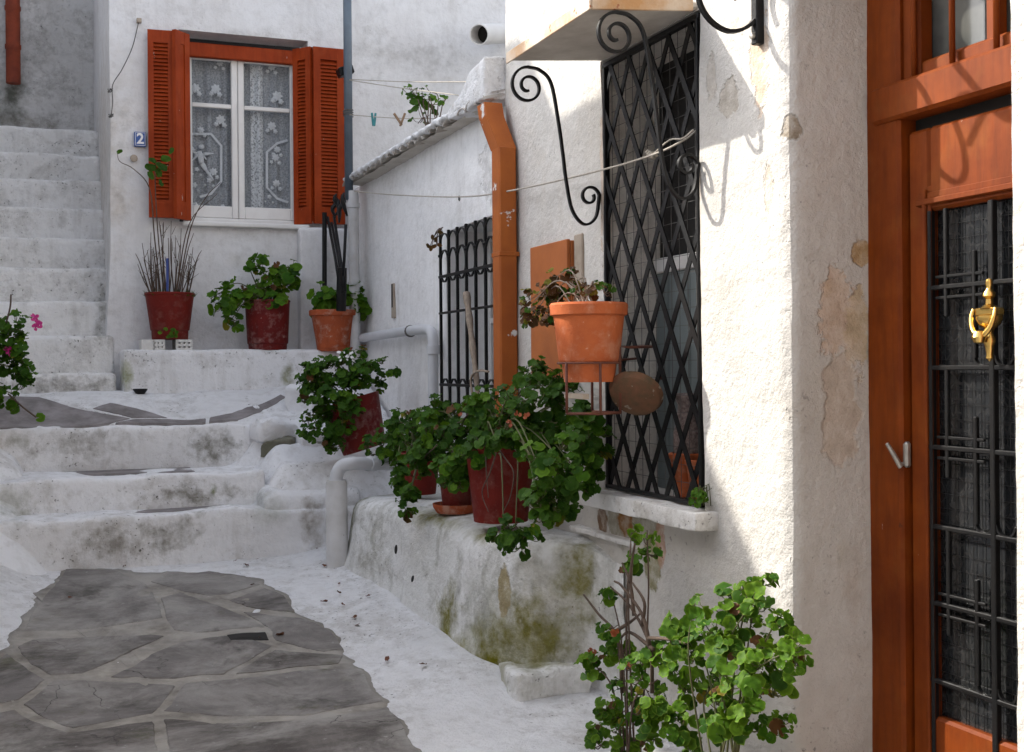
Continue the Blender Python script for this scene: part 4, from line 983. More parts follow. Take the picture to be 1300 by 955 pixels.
# clay pipe on the grey wall
k0, k1 = P(17, -40, t=12.9), P(17, 106, t=12.9)
cp = thing('clay_pipe', 'broken clay rainwater pipe on the rough grey wall above the stair', 'pipe', k1)
zs_ = [k1.z+.38*i for i in range(6)]
for i in range(5): part('pipe_length', MB().tube([(k1.x, k1.y, zs_[i]), (k1.x, k1.y, zs_[i]+.33), (k1.x, k1.y, zs_[i]+.34), (k1.x, k1.y, zs_[i+1]-.002)], [.068, .068, .076, .076], 14), 'clay_pipe', cp, 40)

# ------------------------------------------------------------------ wrought iron
def spiral(c, r0, r1, a0, a1, n=26): return [(c[0]+lerp(r0, r1, i/n)*math.cos(lerp(a0, a1, i/n)), c[1]+lerp(r0, r1, i/n)*math.sin(lerp(a0, a1, i/n))) for i in range(n+1)]
def bracket(name, t, label):
    """S-scroll in the plane Y=t: the bar rolls over the top into a big scroll under the canopy, small scroll on the wall"""
    c = (-.365, 2.775); top = spiral(c, .020, .088, R(90+360+190), R(90), 46)
    a = [(c[0]+.06, c[1]+.077), (c[0]+.115, c[1]+.02), (-.215, 2.62), (-.195, 2.48), (-.180, 2.36), (-.15, 2.22), (-.09, 2.155), (-.03, 2.19), (-.010, 2.27)]
    bot = spiral((-.060, 2.285), .050, .020, R(10), R(330+60), 30)
    th = thing(name, label, 'bracket', (-.02, t, 2.15), 'scroll brackets under the canopy')
    mid = bez([V((top[-1][0], t, top[-1][1]))]+[V((x, t, z)) for x, z in a[:-1]]+[V((bot[0][0], t, bot[0][1]))], 7)
    part('scroll_bar', MB().strap([V((x, t, z)) for x, z in top[:-1]]+mid+[V((x, t, z)) for x, z in bot[1:]], (0, 1, 0), .018, .011), 'black_iron', th, 30)
bracket('scroll_bracket', TF+.02, 'black wrought iron scroll bracket on white plaster beside the far edge of the lattice')
bracket('scroll_bracket', TN-.0, 'black wrought iron scroll bracket in front of the lattice, shadow on sunlit wall')
q = P(963, 57, X=-.01); th = thing('lamp_bracket', 'black wrought iron scroll bracket bolted high on the sunlit wall by the door', 'bracket', q)
yb = q.y
part('wall_plate', MB().bbox((-.03, yb-.018, q.z), (.005, yb+.018, q.z+.55), .003), 'black_iron', th)
part('bolt', MB().lathe([(.001, -.01), (.012, -.008), (.012, .006), (.001, .008)], 8, Matrix.Translation((-.034, yb, q.z+.03)) @ Matrix.Rotation(R(90), 4, 'Y')), 'steel', th)
bot = P(925, 40, t=yb); rB = .155
cz = bot.z+rB
sp1 = [V((x, yb, z)) for x, z in spiral((bot.x, cz), .045, rB, R(-90-320), R(-90), 40)]+[V((bot.x+rB*math.sin(a_)*.95, yb, cz-rB*math.cos(a_))) for a_ in [R(10*i) for i in range(1, 9)]]
part('scroll_bar', MB().strap(sp1, (0, 1, 0), .020, .013), 'black_iron', th, 30)
part('arm', MB().bbox((-.50, yb-.01, q.z+.50), (0, yb+.01, q.z+.525), .003), 'black_iron', th)
part('scroll_bar', MB().strap(bez([V((bot.x-rB*.9, yb, cz+.06)), V((-.36, yb, q.z+.44)), V((-.45, yb, q.z+.49))], 8), (0, 1, 0), .02, .013), 'black_iron', th, 30)

# ------------------------------------------------------------------ clotheslines and pegs
X_ = -.07
pts = bez([P(450, 243, X=-.12), P(500, 247.5, X=X_), P(585, 250, X=X_), P(650, 242, X=X_), P(760, 217, X=X_), P(830, 196, X=X_), P(868, 178, X=-.03), P(884, 166, X=.02)], 8)
cl = thing('clothesline', 'cord sagging across the white wall, knotted to the lattice', 'clothesline', P(585, 250, X=X_))
part('cord', MB().tube(pts, .0045, 6), 'rope', cl, 'all')
kn = P(828, 197, X=-.06)
part('knot', MB().tube([kn+V((.010*math.cos(i*1.3), .018*(i/14-.5)*3, .012*math.sin(i*1.3)+.01*(i/14-.5)*2)) for i in range(18)], .006, 6), 'rope', cl, 'all')
part('loose_end', MB().tube(bez([kn, P(850, 178, X=-.05), P(866, 176, X=-.04), P(880, 165, X=-.03)], 5), .004, 5), 'rope', cl, 'all')
k2 = P(583, 251, X=X_)
part('cord_knot', MB().tube([k2+V((0, .012*math.cos(i*1.7), .010*math.sin(i*1.7)-.001*i)) for i in range(14)], .004, 5), 'wire_grey', cl)
for lab, pix, nm in (('upper thin clothesline running from the pipe to the roof shoulder', [(444, 101, -.12), (520, 104, .0), (600, 104, .15)], 0), ('second thin clothesline dropping to the roof shoulder', [(444, 102, -.12), (510, 112, .0), (582, 121, .1)], 0),
                ('low clothesline with two pegs above the lean-to eave', [(444, 146, -.12), (500, 150, .05), (556, 151, .2)], 1)):
    pp = bez([P(a, b, X=c_) for a, b, c_ in pix], 8)
    single('clothesline', MB().tube(pp, .0035, 5), 'rope', lab, 'clothesline', 'all')
for px_, mt_, nm_, lean_ in ((474.5, 'peg_teal', 'teal plastic clothes peg on the low clothesline', .0), (508, 'peg_wood', 'weathered wooden clothes peg splayed on the low clothesline', .5)):
    c = P(px_, 151, X=-.02); m_ = MB()
    for sg_ in (-1, 1):
        m_.bbox((-.007, -.01, -.055), (.007, .01, .045), .002)
        n_ = 24; M_ = Matrix.Translation(c+V((sg_*(.010+lean_*.02), 0, 0))) @ Matrix.Rotation(R(sg_*(6+30*lean_))+R(-30*lean_ if sg_ < 0 else 0), 4, 'Y')
        m_.v[-n_:] = [M_ @ p for p in m_.v[-n_:]]
    single('clothes_peg', m_, mt_, nm_, 'clothes peg')
# wire hanging on the far wall
wpt = bez([P(176, 28, t=10.0), P(168, 60, t=10.0), P(155, 88, t=10), P(143, 108, t=10), P(143, 130, t=10), P(141, 148, t=10)], 6)
hw_ = thing('hanging_wire', 'thin loose wire hanging from a fixing left of the shutter', 'wire', P(141, 148, t=10))
part('wire', MB().tube(wpt, .004, 5), 'wire_grey', hw_, 'all')
part('fixing', MB().bbox(P(173, 30, t=10.03), P(180, 23, t=9.98), .004), 'bare_board', hw_)
for a, b in ((140, 115), (141, 147)): part('wire_knot', MB().tube([P(a, b, t=10)+V((.022*math.sin(i*2.1), .006*math.cos(i*3), .018*math.cos(i*1.7))) for i in range(10)], .004, 4), 'wire_grey', hw_)
c = P(170, 201, t=10.02); single('wall_plug', MB().lathe([(.014, -.005), (.030, -.003), (.028, .01), (.012, .014)], 10, Matrix.Translation(c) @ Matrix.Rotation(R(90), 4, 'X')), 'bare_board', 'small round rusty plug in the wall below the number plate', 'wall plug')

# orange board box on the facade
a, b = P(674, 315, X=-.05), P(722, 480, X=-.05)
bxo = thing('meter_box', 'tall narrow orange painted board box fixed to white wall behind the hanging planter', 'box', (-.03, (a.y+b.y)/2, b.z))
part('front_board', MB().bbox((-.055, b.y, b.z), (-.035, a.y, a.z), .003), 'board_paint', bxo)
part('side_board', MB().bbox((-.034, b.y-.002, b.z+.01), (.01, b.y+.018, a.z-.006), .003), 'board_paint', bxo); part('side_board', MB().bbox((-.034, a.y-.02, b.z+.01), (.01, a.y-.002, a.z-.006), .003), 'board_paint', bxo)
part('backing', MB().bbox((-.02, b.y-.10, b.z+.02), (.012, b.y-.004, a.z+.02), .006), 'bare_board', bxo)

# ------------------------------------------------------------------ black folded frame in the corner
def K(px, py, X=-.26): return P(px, py, X=X)
ff = thing('folded_parasol', 'folded black parasol frame leaning in the corner behind the terracotta pot', 'parasol', K(420, 400))
part('pole', MB().tube([K(412, 415), K(412, 270)], .020, 10), 'black_iron', ff, 40)
for q_ in ([K(416, 276), K(426, 330), K(432, 372)], [K(421, 283), K(430, 330), K(435, 372)], [K(439, 285), K(437, 330), K(434, 372)], [K(424, 275), K(434, 340), K(438, 370)]):
    part('rib', MB().tube(q_, .012, 8), 'black_iron', ff, 'all')
part('hub', MB().tube([K(434, 340), K(433, 395)], .040, 10), 'black_iron', ff, 40)
part('joint', MB().tube([K(408, 372), K(418, 378)], .025, 8), 'black_iron', ff, 40)
rnd = random.Random(8)
for k in range(5):
    c = K(424+k*3.2, 262+rnd.uniform(-6, 8)); part('cloth_fold', MB().tube(bez([c+V((0, 0, .07)), c+V((rnd.uniform(-.03, .03), 0, .02)), c+V((rnd.uniform(-.02, .03), 0, -.04)), c+V((rnd.uniform(-.03, .03), 0, -.11))], 4), [.006+.012*math.sin(math.pi*min(1, i/12)) for i in range(13)], 6), 'black_iron', ff, 'all')

# ------------------------------------------------------------------ plants
LM = {}
def leaf_geo(seed, pointed=False):
    """round lobed pelargonium leaf, radius 1, petiole at the origin; returns verts, faces, radial attribute"""
    rnd = random.Random(seed); vs_ = [V((0, 0, -.04))]; rad = [0.]; fs_ = []
    n = 20; cup = rnd.uniform(-.12, .45); ruf = rnd.uniform(.05, .20); ph = rnd.uniform(0, 6.28)
    for ring, rr, m in ((1, .55, 10), (2, 1., 20)):
        for j in range(m):
            a = -math.pi/2+.17+(2*math.pi-.34)*j/(m-1)
            if pointed:
                k = abs(math.cos((a-math.pi/2)/2))**1.5; r_ = rr*(.25+1.1*k); x, y = r_*math.cos(a)*.55, r_*math.sin(a)+.2*rr
            else:
                lob = 1+(.055*math.cos(7*(a-math.pi/2)) + .035*math.cos(19*(a-math.pi/2)+ph))*(ring == 2)
                r_ = rr*lob*rnd.uniform(.95, 1.04); x, y = r_*math.cos(a), r_*math.sin(a)*.92+.12*rr
            z = cup*rr*rr+ruf*math.sin(5.4*a+ph)*rr*rr
            vs_.append(V((x, y, z))); rad.append(rr)
    for j in range(9): fs_.append((0, 1+j, 2+j))
    for j in range(9):
        i0, i1 = 1+j, 2+j; o0 = 11+2*j; o1 = o0+1; o2 = min(o0+2, 30)
        fs_ += [(i0, o0, o1), (i0, o1, i1), (i1, o1, o2)]
    fs_.append((10, 29, 30)) if False else None
    return vs_, fs_, rad
def leafmesh(mat, k, pointed=False):
    key = (mat, k, pointed)
    if key not in LM:
        v_, f_, rd = leaf_geo(k*13+5, pointed); mb = MB(); mb.add(v_, f_); me = mesh(mb, 'leaf', mat, 'all')
        at = me.attributes.new('rad', 'FLOAT', 'POINT'); at.data.foreach_set('value', rd); LM[key] = me
    return LM[key]
def basis(nrm, roll, s, p):
    z = nrm.normalized(); x = z.orthogonal().normalized(); x = Matrix.Rotation(roll, 3, z) @ x; y = z.cross(x)
    m = Matrix((x*s, y*s, z*s)).transposed().to_4x4(); m.translation = p; return m
def bl(px, py, X, rx, rz=None, ry=None):
    """clump of foliage: photograph centre, depth plane, radii in pixels"""
    c = P(px, py, X=X); k = S(c); rz = rz or rx
    return c, V((rx/k, (ry or rx)/k, rz/k))
def blt(px, py, t, rx, rz=None, ry=None):
    c = P(px, py, t=t); k = S(c); rz = rz or rx
    return c, V((rx/k, (ry or rx)/k, rz/k))
def foliage(root, base, clumps, n, leaf, mats, seed, stem='stem_green', stem_r=.006, stuff=0, pointed=False, up=.6, floor=None, hang=0, wall=-.02, ns=6):
    """stems from the soil to every clump, petioles, and one object per leaf"""
    rnd = random.Random(seed); st = MB(); nodes = []
    vol = [c[1].x*c[1].z for c in clumps]; tot = sum(vol)
    for (c, r_), v_ in zip(clumps, vol):
        for k in range(max(1 if ns < 4 else 2, int(ns*v_/tot)+1)):
            e = c+V((rnd.uniform(-.6, .6)*r_.x, rnd.uniform(-.6, .6)*r_.y, rnd.uniform(-.5, .7)*r_.z)); b0 = base+V((rnd.uniform(-.05, .05), rnd.uniform(-.05, .05), 0))
            md = b0.lerp(e, .5)+V((rnd.uniform(-.04, .04), rnd.uniform(-.04, .04), .05+(e-b0).length*.12))
            p_ = bez([b0, md, e], 5); st.tube(p_, [stem_r*lerp(1, .5, i/(len(p_)-1)) for i in range(len(p_))], 5); nodes += p_[2:]
    pos_ = []
    for (c, r_), v_ in zip(clumps, vol):
        m = max(4, int(n*v_/tot)); cur = []
        while len(cur) < m:
            d0 = V((rnd.gauss(0, 1), rnd.gauss(0, 1), rnd.gauss(0, 1))).normalized(); k0 = rnd.uniform(.05, 1)**.45*rnd.choice((.85, 1., 1.15))
            tip = c+V((d0.x*r_.x, d0.y*r_.y, d0.z*r_.z))*k0
            if tip.x > wall-.02: tip.x = wall-rnd.uniform(.02, .07)
            nodes.append(tip-V((d0.x, d0.y, d0.z+.6))*leaf*.8)
            for _ in range(rnd.randint(4, 8)):
                e = V((rnd.gauss(0, 1), rnd.gauss(0, 1), rnd.gauss(0, .8))); e.normalize()
                p = tip+e*leaf*rnd.uniform(.6, 1.7)
                if p.x > wall: p.x = wall-rnd.uniform(0, .04)
                if floor is not None and p.z < floor(p.x, p.y)+.012: continue
                if any((p-q[0]).length < leaf*.45 for q in cur[-40:]): continue
                cur.append((p, (e*.7+d0*.5).normalized(), k0))
            if rnd.random() < .002: break
        pos_ += cur
    inner = set(sorted(range(len(pos_)), key=lambda q: pos_[q][2])[:max(0, len(pos_)-290)])
    stuffmb = MB(); srad = []; shue = []
    for i, (p, d, k) in enumerate(pos_):
        sz = leaf*rnd.uniform(.45, 1.3)*(1.0 if k > .5 else .8)
        nn = d*.55+V((-.25, -.38, up))+V((rnd.gauss(0, .3), rnd.gauss(0, .3), rnd.gauss(0, .25)))
        mt = rnd.choices([m_[0] for m_ in mats], [m_[1] for m_ in mats])[0]
        near = min(nodes, key=lambda q: (q-p).length_squared+ (0 if q.z < p.z+.02 else .01))
        B_ = basis(nn, rnd.uniform(0, 6.28), sz, p)
        if .015 < (near-p).length < leaf*4: st.tube(bez([near, near.lerp(p, .55)+V((0, 0, -.012+hang)), p], 3), stem_r*.28+.0006, 4)
        if i in inner:
            v_, f_, rd = leaf_geo(rnd.randrange(6)*13+5, pointed); stuffmb.add([B_ @ q for q in v_], f_); srad += rd; shue += [rnd.random()]*len(v_)
        else: inst('leaf', leafmesh(mt, rnd.randrange(6), pointed), B_, root)
    part('stem', st, stem, root, 'all')
    if stuffmb.v:
        o = part('inner_leaves', stuffmb, mats[0][0], root, 'all', kind='stuff')
        o.data.attributes.new('rad', 'FLOAT', 'POINT').data.foreach_set('value', srad); o.data.attributes.new('hue', 'FLOAT', 'POINT').data.foreach_set('value', shue)
def pot(root, c, rb, rt, h, mat, rim=.03, lip=.012, foot=None, M=None, fill=.03, soil=True):
    M = M or Matrix.Translation(c)
    pr = [(rb*.2, .0), (rb, 0)]
    if foot: pr = [(rb*.2, 0), (rb*.93, 0), (rb*.95, foot), (rb*1.0, foot+.004)]
    pr += [(lerp(rb, rt, k), (h-rim)*k+(foot or 0)*(1-k)+.004) for k in (.25, .5, .75, 1.0)]
    pr += [(rt+lip, h-rim+.006), (rt+lip+.002, h-.006), (rt+lip-.004, h), (rt-.006, h), (rt-.012, h-fill-.012)]
    part('pot', MB().lathe(pr, 32, M), mat, root, 35)
    if soil:
        mb = MB().lathe([(rt-.005, h-fill-.01), (rt*.6, h-fill+.004), (.004, h-fill+.012)], 20, M, close=False); mb.map(lambda p: p+V((0, 0, nz(p, 25)*.008))); part('soil', mb, 'soil', root, 'all')
def saucer(c, r_, mat, label, h=.03):
    return single('saucer', MB().lathe([(r_*.3, 0), (r_*.82, 0), (r_*.97, h*.6), (r_, h), (r_-.008, h), (r_*.8, .010), (r_*.3, .008)], 28, Matrix.Translation(c)), mat, label, 'saucer', 35)
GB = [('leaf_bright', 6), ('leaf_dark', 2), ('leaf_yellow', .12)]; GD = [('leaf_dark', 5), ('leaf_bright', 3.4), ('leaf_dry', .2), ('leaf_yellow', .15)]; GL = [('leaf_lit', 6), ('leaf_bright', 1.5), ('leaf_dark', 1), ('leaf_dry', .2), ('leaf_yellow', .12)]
GRP = 'potted plants along the lane'

# --- A: bare-stemmed pot on two perforated blocks
ZP = 1.648
cA = P(216, 440, t=9.80); cA.z = ZP+.082; kA = S(cA)
for (x0, x1) in ((180, 208), (225, 243)):
    p0_, p1_ = P(x0, 443, t=9.66), P(x1, 430, t=9.66); z0_, z1_ = ZP-.004, ZP+.080; m_ = MB(); y0, y1 = 9.66, 9.94
    big = x1-x0 > 20; xa = p0_.x+(.085 if big else 0)
    m_.box((p0_.x, y0+.0, z0_), (xa+.008, y1, z1_)) if big else None
    nx = 3; w_ = (p1_.x-xa)
    for k in range(nx+1): xx = xa+w_*k/nx; m_.box((xx-.009, y0+.002, z0_), (xx+.009, y1, z1_))
    for k in range(3): zz_ = lerp(z0_+.010, z1_-.010, k/2); m_.box((xa, y0, zz_-.010), (p1_.x, y1-.002, zz_+.010))
    m_.box((xa, y0+.10, z0_+.002), (p1_.x, y0+.12, z1_-.002))
    single('perforated_block', m_, 'block_white', 'white perforated clay block under the pot of bare stems, %s' % ('wider one by the stair side' if big else 'narrower one'), 'block', False, 'blocks under the pot')
tA = thing('potted_shrub', 'dark red pot of bare upright stems standing on two perforated blocks', 'potted plant', cA, GRP)
pot(tA, cA, 24/kA, 30/kA, .365, 'red_plastic', rim=.025, lip=.006, foot=.07)
st = MB(); rnd = random.Random(2)
for k in range(34):
    x = rnd.uniform(-.15, .15); b0 = cA+V((x, rnd.uniform(-.08, .08), .33)); H = rnd.uniform(.18, .55)*(1.1 if abs(x+.03) < .09 else .8)
    e = b0+V((x*rnd.uniform(.1, .7)+rnd.uniform(-.03, .03), rnd.uniform(-.05, .05), H)); md = b0.lerp(e, .5)+V((rnd.uniform(-.02, .02), 0, 0)); st.tube(bez([b0, md, e], 4), [.0055-.0004*i for i in range(9)], 5)
    if rnd.random() < .8:
        for _ in range(2):
            j = b0.lerp(e, rnd.uniform(.4, .9)); st.tube([j, j+V((rnd.uniform(-.08, .08), rnd.uniform(-.03, .03), rnd.uniform(.03, .10)))], [.003, .0015], 4)
for pix in ([(204, 372), (196, 300), (190, 240), (170, 215), (152, 205), (149, 193)], [(208, 372), (200, 290), (197, 215), (204, 205)], [(228, 372), (238, 320), (246, 296)], [(226, 372), (242, 290), (262, 250), (280, 232)], [(224, 372), (240, 285), (276, 246)], [(190, 372), (178, 335), (172, 322)], [(240, 372), (250, 330), (256, 318)]):
    pp = bez([P(a_, b_, t=9.78) for a_, b_ in pix], 5); st.tube(pp, [lerp(.006, .002, i/(len(pp)-1)) for i in range(len(pp))], 5)
part('stem', st, 'stem_wood', tA, 'all')
for px_, py_, s_ in ((149, 194, .03), (205, 200, .05), (197, 214, .055), (212, 214, .06), (203, 224, .045), (219, 188, .035), (190, 218, .045), (206, 236, .035), (198, 205, .04)):
    inst('leaf', leafmesh('leaf_dark', rnd.randrange(6), True), basis(V((rnd.uniform(-.6, .6), -1, rnd.uniform(0, .6))), rnd.uniform(0, 6), s_, P(px_, py_, t=9.77)), tA)
part('plant_label', MB().bbox(P(211, 372, t=9.72), P(214, 328, t=9.715), .001), 'label_blue', tA)
g_ = MB()
for k in range(260):
    a_ = rnd.uniform(0, 6.28); r_ = rnd.uniform(.09, .19); b0 = cA+V((r_*math.cos(a_), r_*math.sin(a_), .335)); e = b0+V((rnd.uniform(-.025, .025)+.02*math.cos(a_), rnd.uniform(-.02, .02), rnd.uniform(.02, .06))); g_.add([b0, b0+V((.006, 0, 0)), e], [(0, 1, 2)])
part('weeds', g_, 'leaf_dark', tA, kind='stuff')
for k in range(9): inst('leaf', leafmesh('leaf_bright', k % 6), basis(V((rnd.uniform(-.4, .4), -1, .5)), rnd.uniform(0, 6), .018, P(rnd.uniform(203, 226), rnd.uniform(418, 428), t=9.62)), tA)

# --- B: tall red pot, fresh geranium
cB = P(340, 445, t=9.76); cB.z = ZP-.004; kB = S(cB)
tB = thing('potted_geranium', 'tall scuffed dark red pot of bright green geranium on the ledge below the window', 'potted plant', cB, GRP)
pot(tB, cB, 25.5/kB, 28/kB, .40, 'red_scuffed', rim=.02, lip=.004, foot=.05)
XB = cB.x
tb = cB.y
foliage(tB, cB+V((0, 0, .38)), [blt(342, 362, tb, 34, 20, 20), blt(325, 338, tb, 11, 14, 12), blt(360, 350, tb, 24, 16, 18), blt(296, 372, tb-.08, 26, 14, 18), blt(288, 390, tb-.12, 20, 13, 14), blt(296, 402, tb-.14, 9, 8, 8), blt(352, 376, tb-.14, 14, 10, 10)], 230, .043, GB+[('leaf_dry', .3)], 11)
# --- C: terracotta pot, pale geranium
cC = P(424, 446, t=9.62); cC.z = ZP-.004; kC = S(cC)
tC = thing('potted_geranium', 'small wide terracotta pot of light green geranium at the ledge corner by the pipe', 'potted plant', cC, GRP)
pot(tC, cC, 21/kC, 28/kC, P(424, 394, t=9.62).z-cC.z, 'terracotta_old', rim=.05, lip=.018)
foliage(tC, cC+V((0, 0, .26)), [blt(430, 380, cC.y, 32, 16, 22), blt(412, 386, cC.y-.05, 15, 11, 12), blt(458, 388, cC.y-.08, 15, 16, 12)], 140, .048, [('leaf_bright', 1)], 12, wall=.0)
saucer(cC+V((.02, -.0, -.012)), 25/kC, 'terracotta_old', 'flat saucer under the small terracotta pot on the ledge', .03)
# --- D: leaning red pot with dark spreading geranium
cD = P(465, 574, X=-.34); kD = S(cD); MD = Matrix.Translation(cD+V((-.01, 0, .02))) @ Matrix.Rotation(R(-17), 4, _f)
tD = thing('potted_geranium', 'tilted chipped dark red pot with dark geranium spilling over the rocks by the steps', 'potted plant', cD, GRP)
pot(tD, cD, 28/kD, 38/kD, .36, 'red_scuffed', rim=.02, lip=.004, M=MD, fill=.06)
td = cD.y
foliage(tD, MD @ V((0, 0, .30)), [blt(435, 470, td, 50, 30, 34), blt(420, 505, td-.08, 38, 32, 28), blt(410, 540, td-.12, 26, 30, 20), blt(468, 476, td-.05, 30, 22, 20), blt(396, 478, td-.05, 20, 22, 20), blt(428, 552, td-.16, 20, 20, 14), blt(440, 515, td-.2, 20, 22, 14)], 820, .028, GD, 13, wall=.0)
fl_ = MB(); rnd = random.Random(4)
for k in range(16): 
    p_ = P(rnd.uniform(425, 450), rnd.uniform(446, 460), t=cD.y-.25); inst('petal', leafmesh('enamel_white', k % 3), basis(V((rnd.uniform(-1, 1), -1, .6)), 0, .010, p_), tD)

# --- row on the bench
def bpot(px, base_y, X, dia_px, h, mat, label, clumps, n, leaf, mats, seed, **kw):
    c = P(px, base_y, X=X); c.z = ZB+.03; k = S(c); t_ = thing('potted_geranium', label, 'potted plant', c, GRP)
    pot(t_, c, dia_px*.39/k, dia_px*.5/k, h, mat, rim=.03, lip=.006)
    foliage(t_, c+V((0, 0, h-.03)), clumps, n, leaf, mats, seed, **kw); return t_, c
t1_, c1 = bpot(533, 628, -.26, 52, .26, 'red_plastic', 'red pot half hidden by trailing geranium on the bench beside the outlet pipe',
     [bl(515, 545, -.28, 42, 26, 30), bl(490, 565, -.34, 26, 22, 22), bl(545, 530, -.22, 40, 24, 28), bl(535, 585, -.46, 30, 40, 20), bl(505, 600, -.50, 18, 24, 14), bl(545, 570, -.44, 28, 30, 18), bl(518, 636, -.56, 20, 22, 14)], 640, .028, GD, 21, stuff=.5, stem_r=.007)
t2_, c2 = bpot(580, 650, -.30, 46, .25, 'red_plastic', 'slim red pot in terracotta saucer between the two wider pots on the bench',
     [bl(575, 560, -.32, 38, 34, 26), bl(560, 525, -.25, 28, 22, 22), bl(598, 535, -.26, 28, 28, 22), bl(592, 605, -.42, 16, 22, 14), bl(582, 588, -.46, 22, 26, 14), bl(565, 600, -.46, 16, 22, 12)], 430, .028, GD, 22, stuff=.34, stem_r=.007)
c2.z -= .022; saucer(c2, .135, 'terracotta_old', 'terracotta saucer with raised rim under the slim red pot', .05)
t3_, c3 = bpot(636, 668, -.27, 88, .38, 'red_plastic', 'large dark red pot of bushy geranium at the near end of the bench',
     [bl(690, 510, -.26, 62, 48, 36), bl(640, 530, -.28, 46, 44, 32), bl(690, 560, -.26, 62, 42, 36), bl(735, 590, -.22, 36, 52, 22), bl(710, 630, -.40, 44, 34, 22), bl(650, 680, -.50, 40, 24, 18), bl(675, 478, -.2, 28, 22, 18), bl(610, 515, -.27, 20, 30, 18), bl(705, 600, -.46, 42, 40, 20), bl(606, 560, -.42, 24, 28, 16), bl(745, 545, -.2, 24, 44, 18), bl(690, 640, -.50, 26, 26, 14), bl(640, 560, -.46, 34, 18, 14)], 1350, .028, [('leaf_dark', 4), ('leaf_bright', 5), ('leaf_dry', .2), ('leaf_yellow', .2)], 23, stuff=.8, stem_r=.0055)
# pale bare twigs of the bench plants
tw = MB()
for pix, X_ in (([(630, 575), (622, 600), (612, 625), (620, 650)], -.46), ([(622, 555), (640, 580), (652, 600), (648, 630), (640, 648)], -.47), ([(600, 520), (585, 535), (570, 540)], -.36), ([(555, 565), (540, 580), (534, 595)], -.46), ([(618, 560), (617, 590), (620, 632)], -.46)):
    pp = bez([P(a, b, X=X_) for a, b in pix], 5); part('twig', MB().tube(pp, [lerp(.0042, .002, i/(len(pp)-1)) for i in range(len(pp))], 5), 'stem_wood', t3_, 'all')
for px_, py_ in ((584, 527), (668, 528), (645, 538), (657, 526)):
    for k in range(4): inst('petal', leafmesh('petal_red', k), basis(V((rnd.uniform(-1, 1), -1, .4)), 0, .009, P(px_+rnd.uniform(-3, 3), py_+rnd.uniform(-3, 3), X=-.56)), t3_)
# driftwood stick leaning on the barred window
stk = bez([P(592, 372, X=-.06), P(596, 405, X=-.07), P(601, 450, X=-.09), P(606, 500, X=-.10), P(608, 600, X=-.12)], 6)
single('bleached_stick', MB().tube(stk, [.022-.0004*i+.003*math.sin(i*1.3) for i in range(len(stk))], 9), 'stem_pale', 'bleached crooked stick leaning against the barred window grille', 'stick', 'all')
single('bent_cane', MB().tube(bez([P(600, 505, X=-.12), P(598, 480, X=-.12), P(608, 471, X=-.12), P(620, 472, X=-.12)], 6), .007, 6), 'stem_pale', 'thin bent cane looping beside the bleached stick', 'stick', 'all')
# dried sprig at the top corner of the barred window
sp = thing('dry_sprig', 'small dried twig hanging at the upper corner of the barred window', 'twig', P(558, 310, X=-.03))
tw = MB(); rnd = random.Random(9)
for k in range(7):
    b0 = P(560+rnd.uniform(-2, 3), 288+rnd.uniform(0, 10), X=-.03); e = P(553+rnd.uniform(-10, 8), 300+rnd.uniform(-10, 18), X=-.06); tw.tube(bez([b0, b0.lerp(e, .5)+V((0, .02, .02)), e], 4), .0025, 4)
    inst('leaf', leafmesh('leaf_dry', k % 6, True), basis(V((-.5, -1, rnd.uniform(-.5, .5))), rnd.uniform(0, 6), .022, e), sp)
part('twig', tw, 'stem_wood', sp, 'all')

# --- F: terracotta planter in an iron holder on the lattice
cF = P(748, 465, X=-.28); kF = S(cF)
def zF(py): return P(748, py, X=-.28).z
tF = thing('hanging_planter', 'wide terracotta planter with withering plant held by a rusty holder on the lattice', 'potted plant', (cF.x, cF.y, zF(485)))
b_ = zF(485)
pr = [(.02, b_), (32/kF, b_), (35/kF, zF(461)), (38/kF, zF(459)), (39/kF, zF(455)), (45/kF, zF(402)), (49/kF, zF(400)), (50/kF, zF(388)), (48/kF, zF(385)), (43/kF, zF(385)), (42/kF, zF(396)), (.02, zF(395))]
part('pot', MB().lathe([(r_, z-b_) for r_, z in pr], 36, Matrix.Translation((cF.x, cF.y, b_))), 'terracotta', tF, 30)
foliage(tF, V((cF.x, cF.y, zF(392))), [bl(692, 380, -.32, 30, 24, 22), bl(712, 362, -.30, 26, 18, 18), bl(748, 368, -.26, 28, 16, 18), bl(672, 392, -.34, 14, 18, 12), bl(700, 400, -.36, 18, 14, 12)], 210, .022, [('leaf_dry', 5), ('leaf_yellow', .5), ('leaf_dark', 1.4)], 31, stem='stem_pale', stem_r=.004, pointed=False)
hd = thing('planter_holder', 'rusty thin iron holder hooked on the lattice below the terracotta planter', 'holder', P(750, 525, X=-.2))
H_ = lambda px, py, X=-.28: P(px, py, X=X)
rr = 40/kF; zr = zF(461)
part('ring', MB().tube([V((cF.x+rr*math.cos(a), cF.y+rr*math.sin(a), zr)) for a in [2*math.pi*i/28 for i in range(29)]], .005, 6), 'rust_iron', hd, 'all')
a1, a2 = R(215), R(-70)
for ang in (R(200), R(265), R(-40), R(60)):
    t_ = V((cF.x+rr*math.cos(ang), cF.y+rr*math.sin(ang), zr)); part('upright', MB().tube([t_, V((t_.x, t_.y, zF(524)))], .006, 6), 'rust_iron', hd, 'all')
for u_, v_ in ((R(200), R(265)), (R(265), R(-40)), (R(-40), R(60))):
    p_, q_ = V((cF.x+rr*math.cos(u_), cF.y+rr*math.sin(u_), zF(524))), V((cF.x+rr*math.cos(v_), cF.y+rr*math.sin(v_), zF(524))); part('base_bar', MB().tube([p_, q_], .006, 6), 'rust_iron', hd, 'all')
for dz_ in (0., .0):
    pass
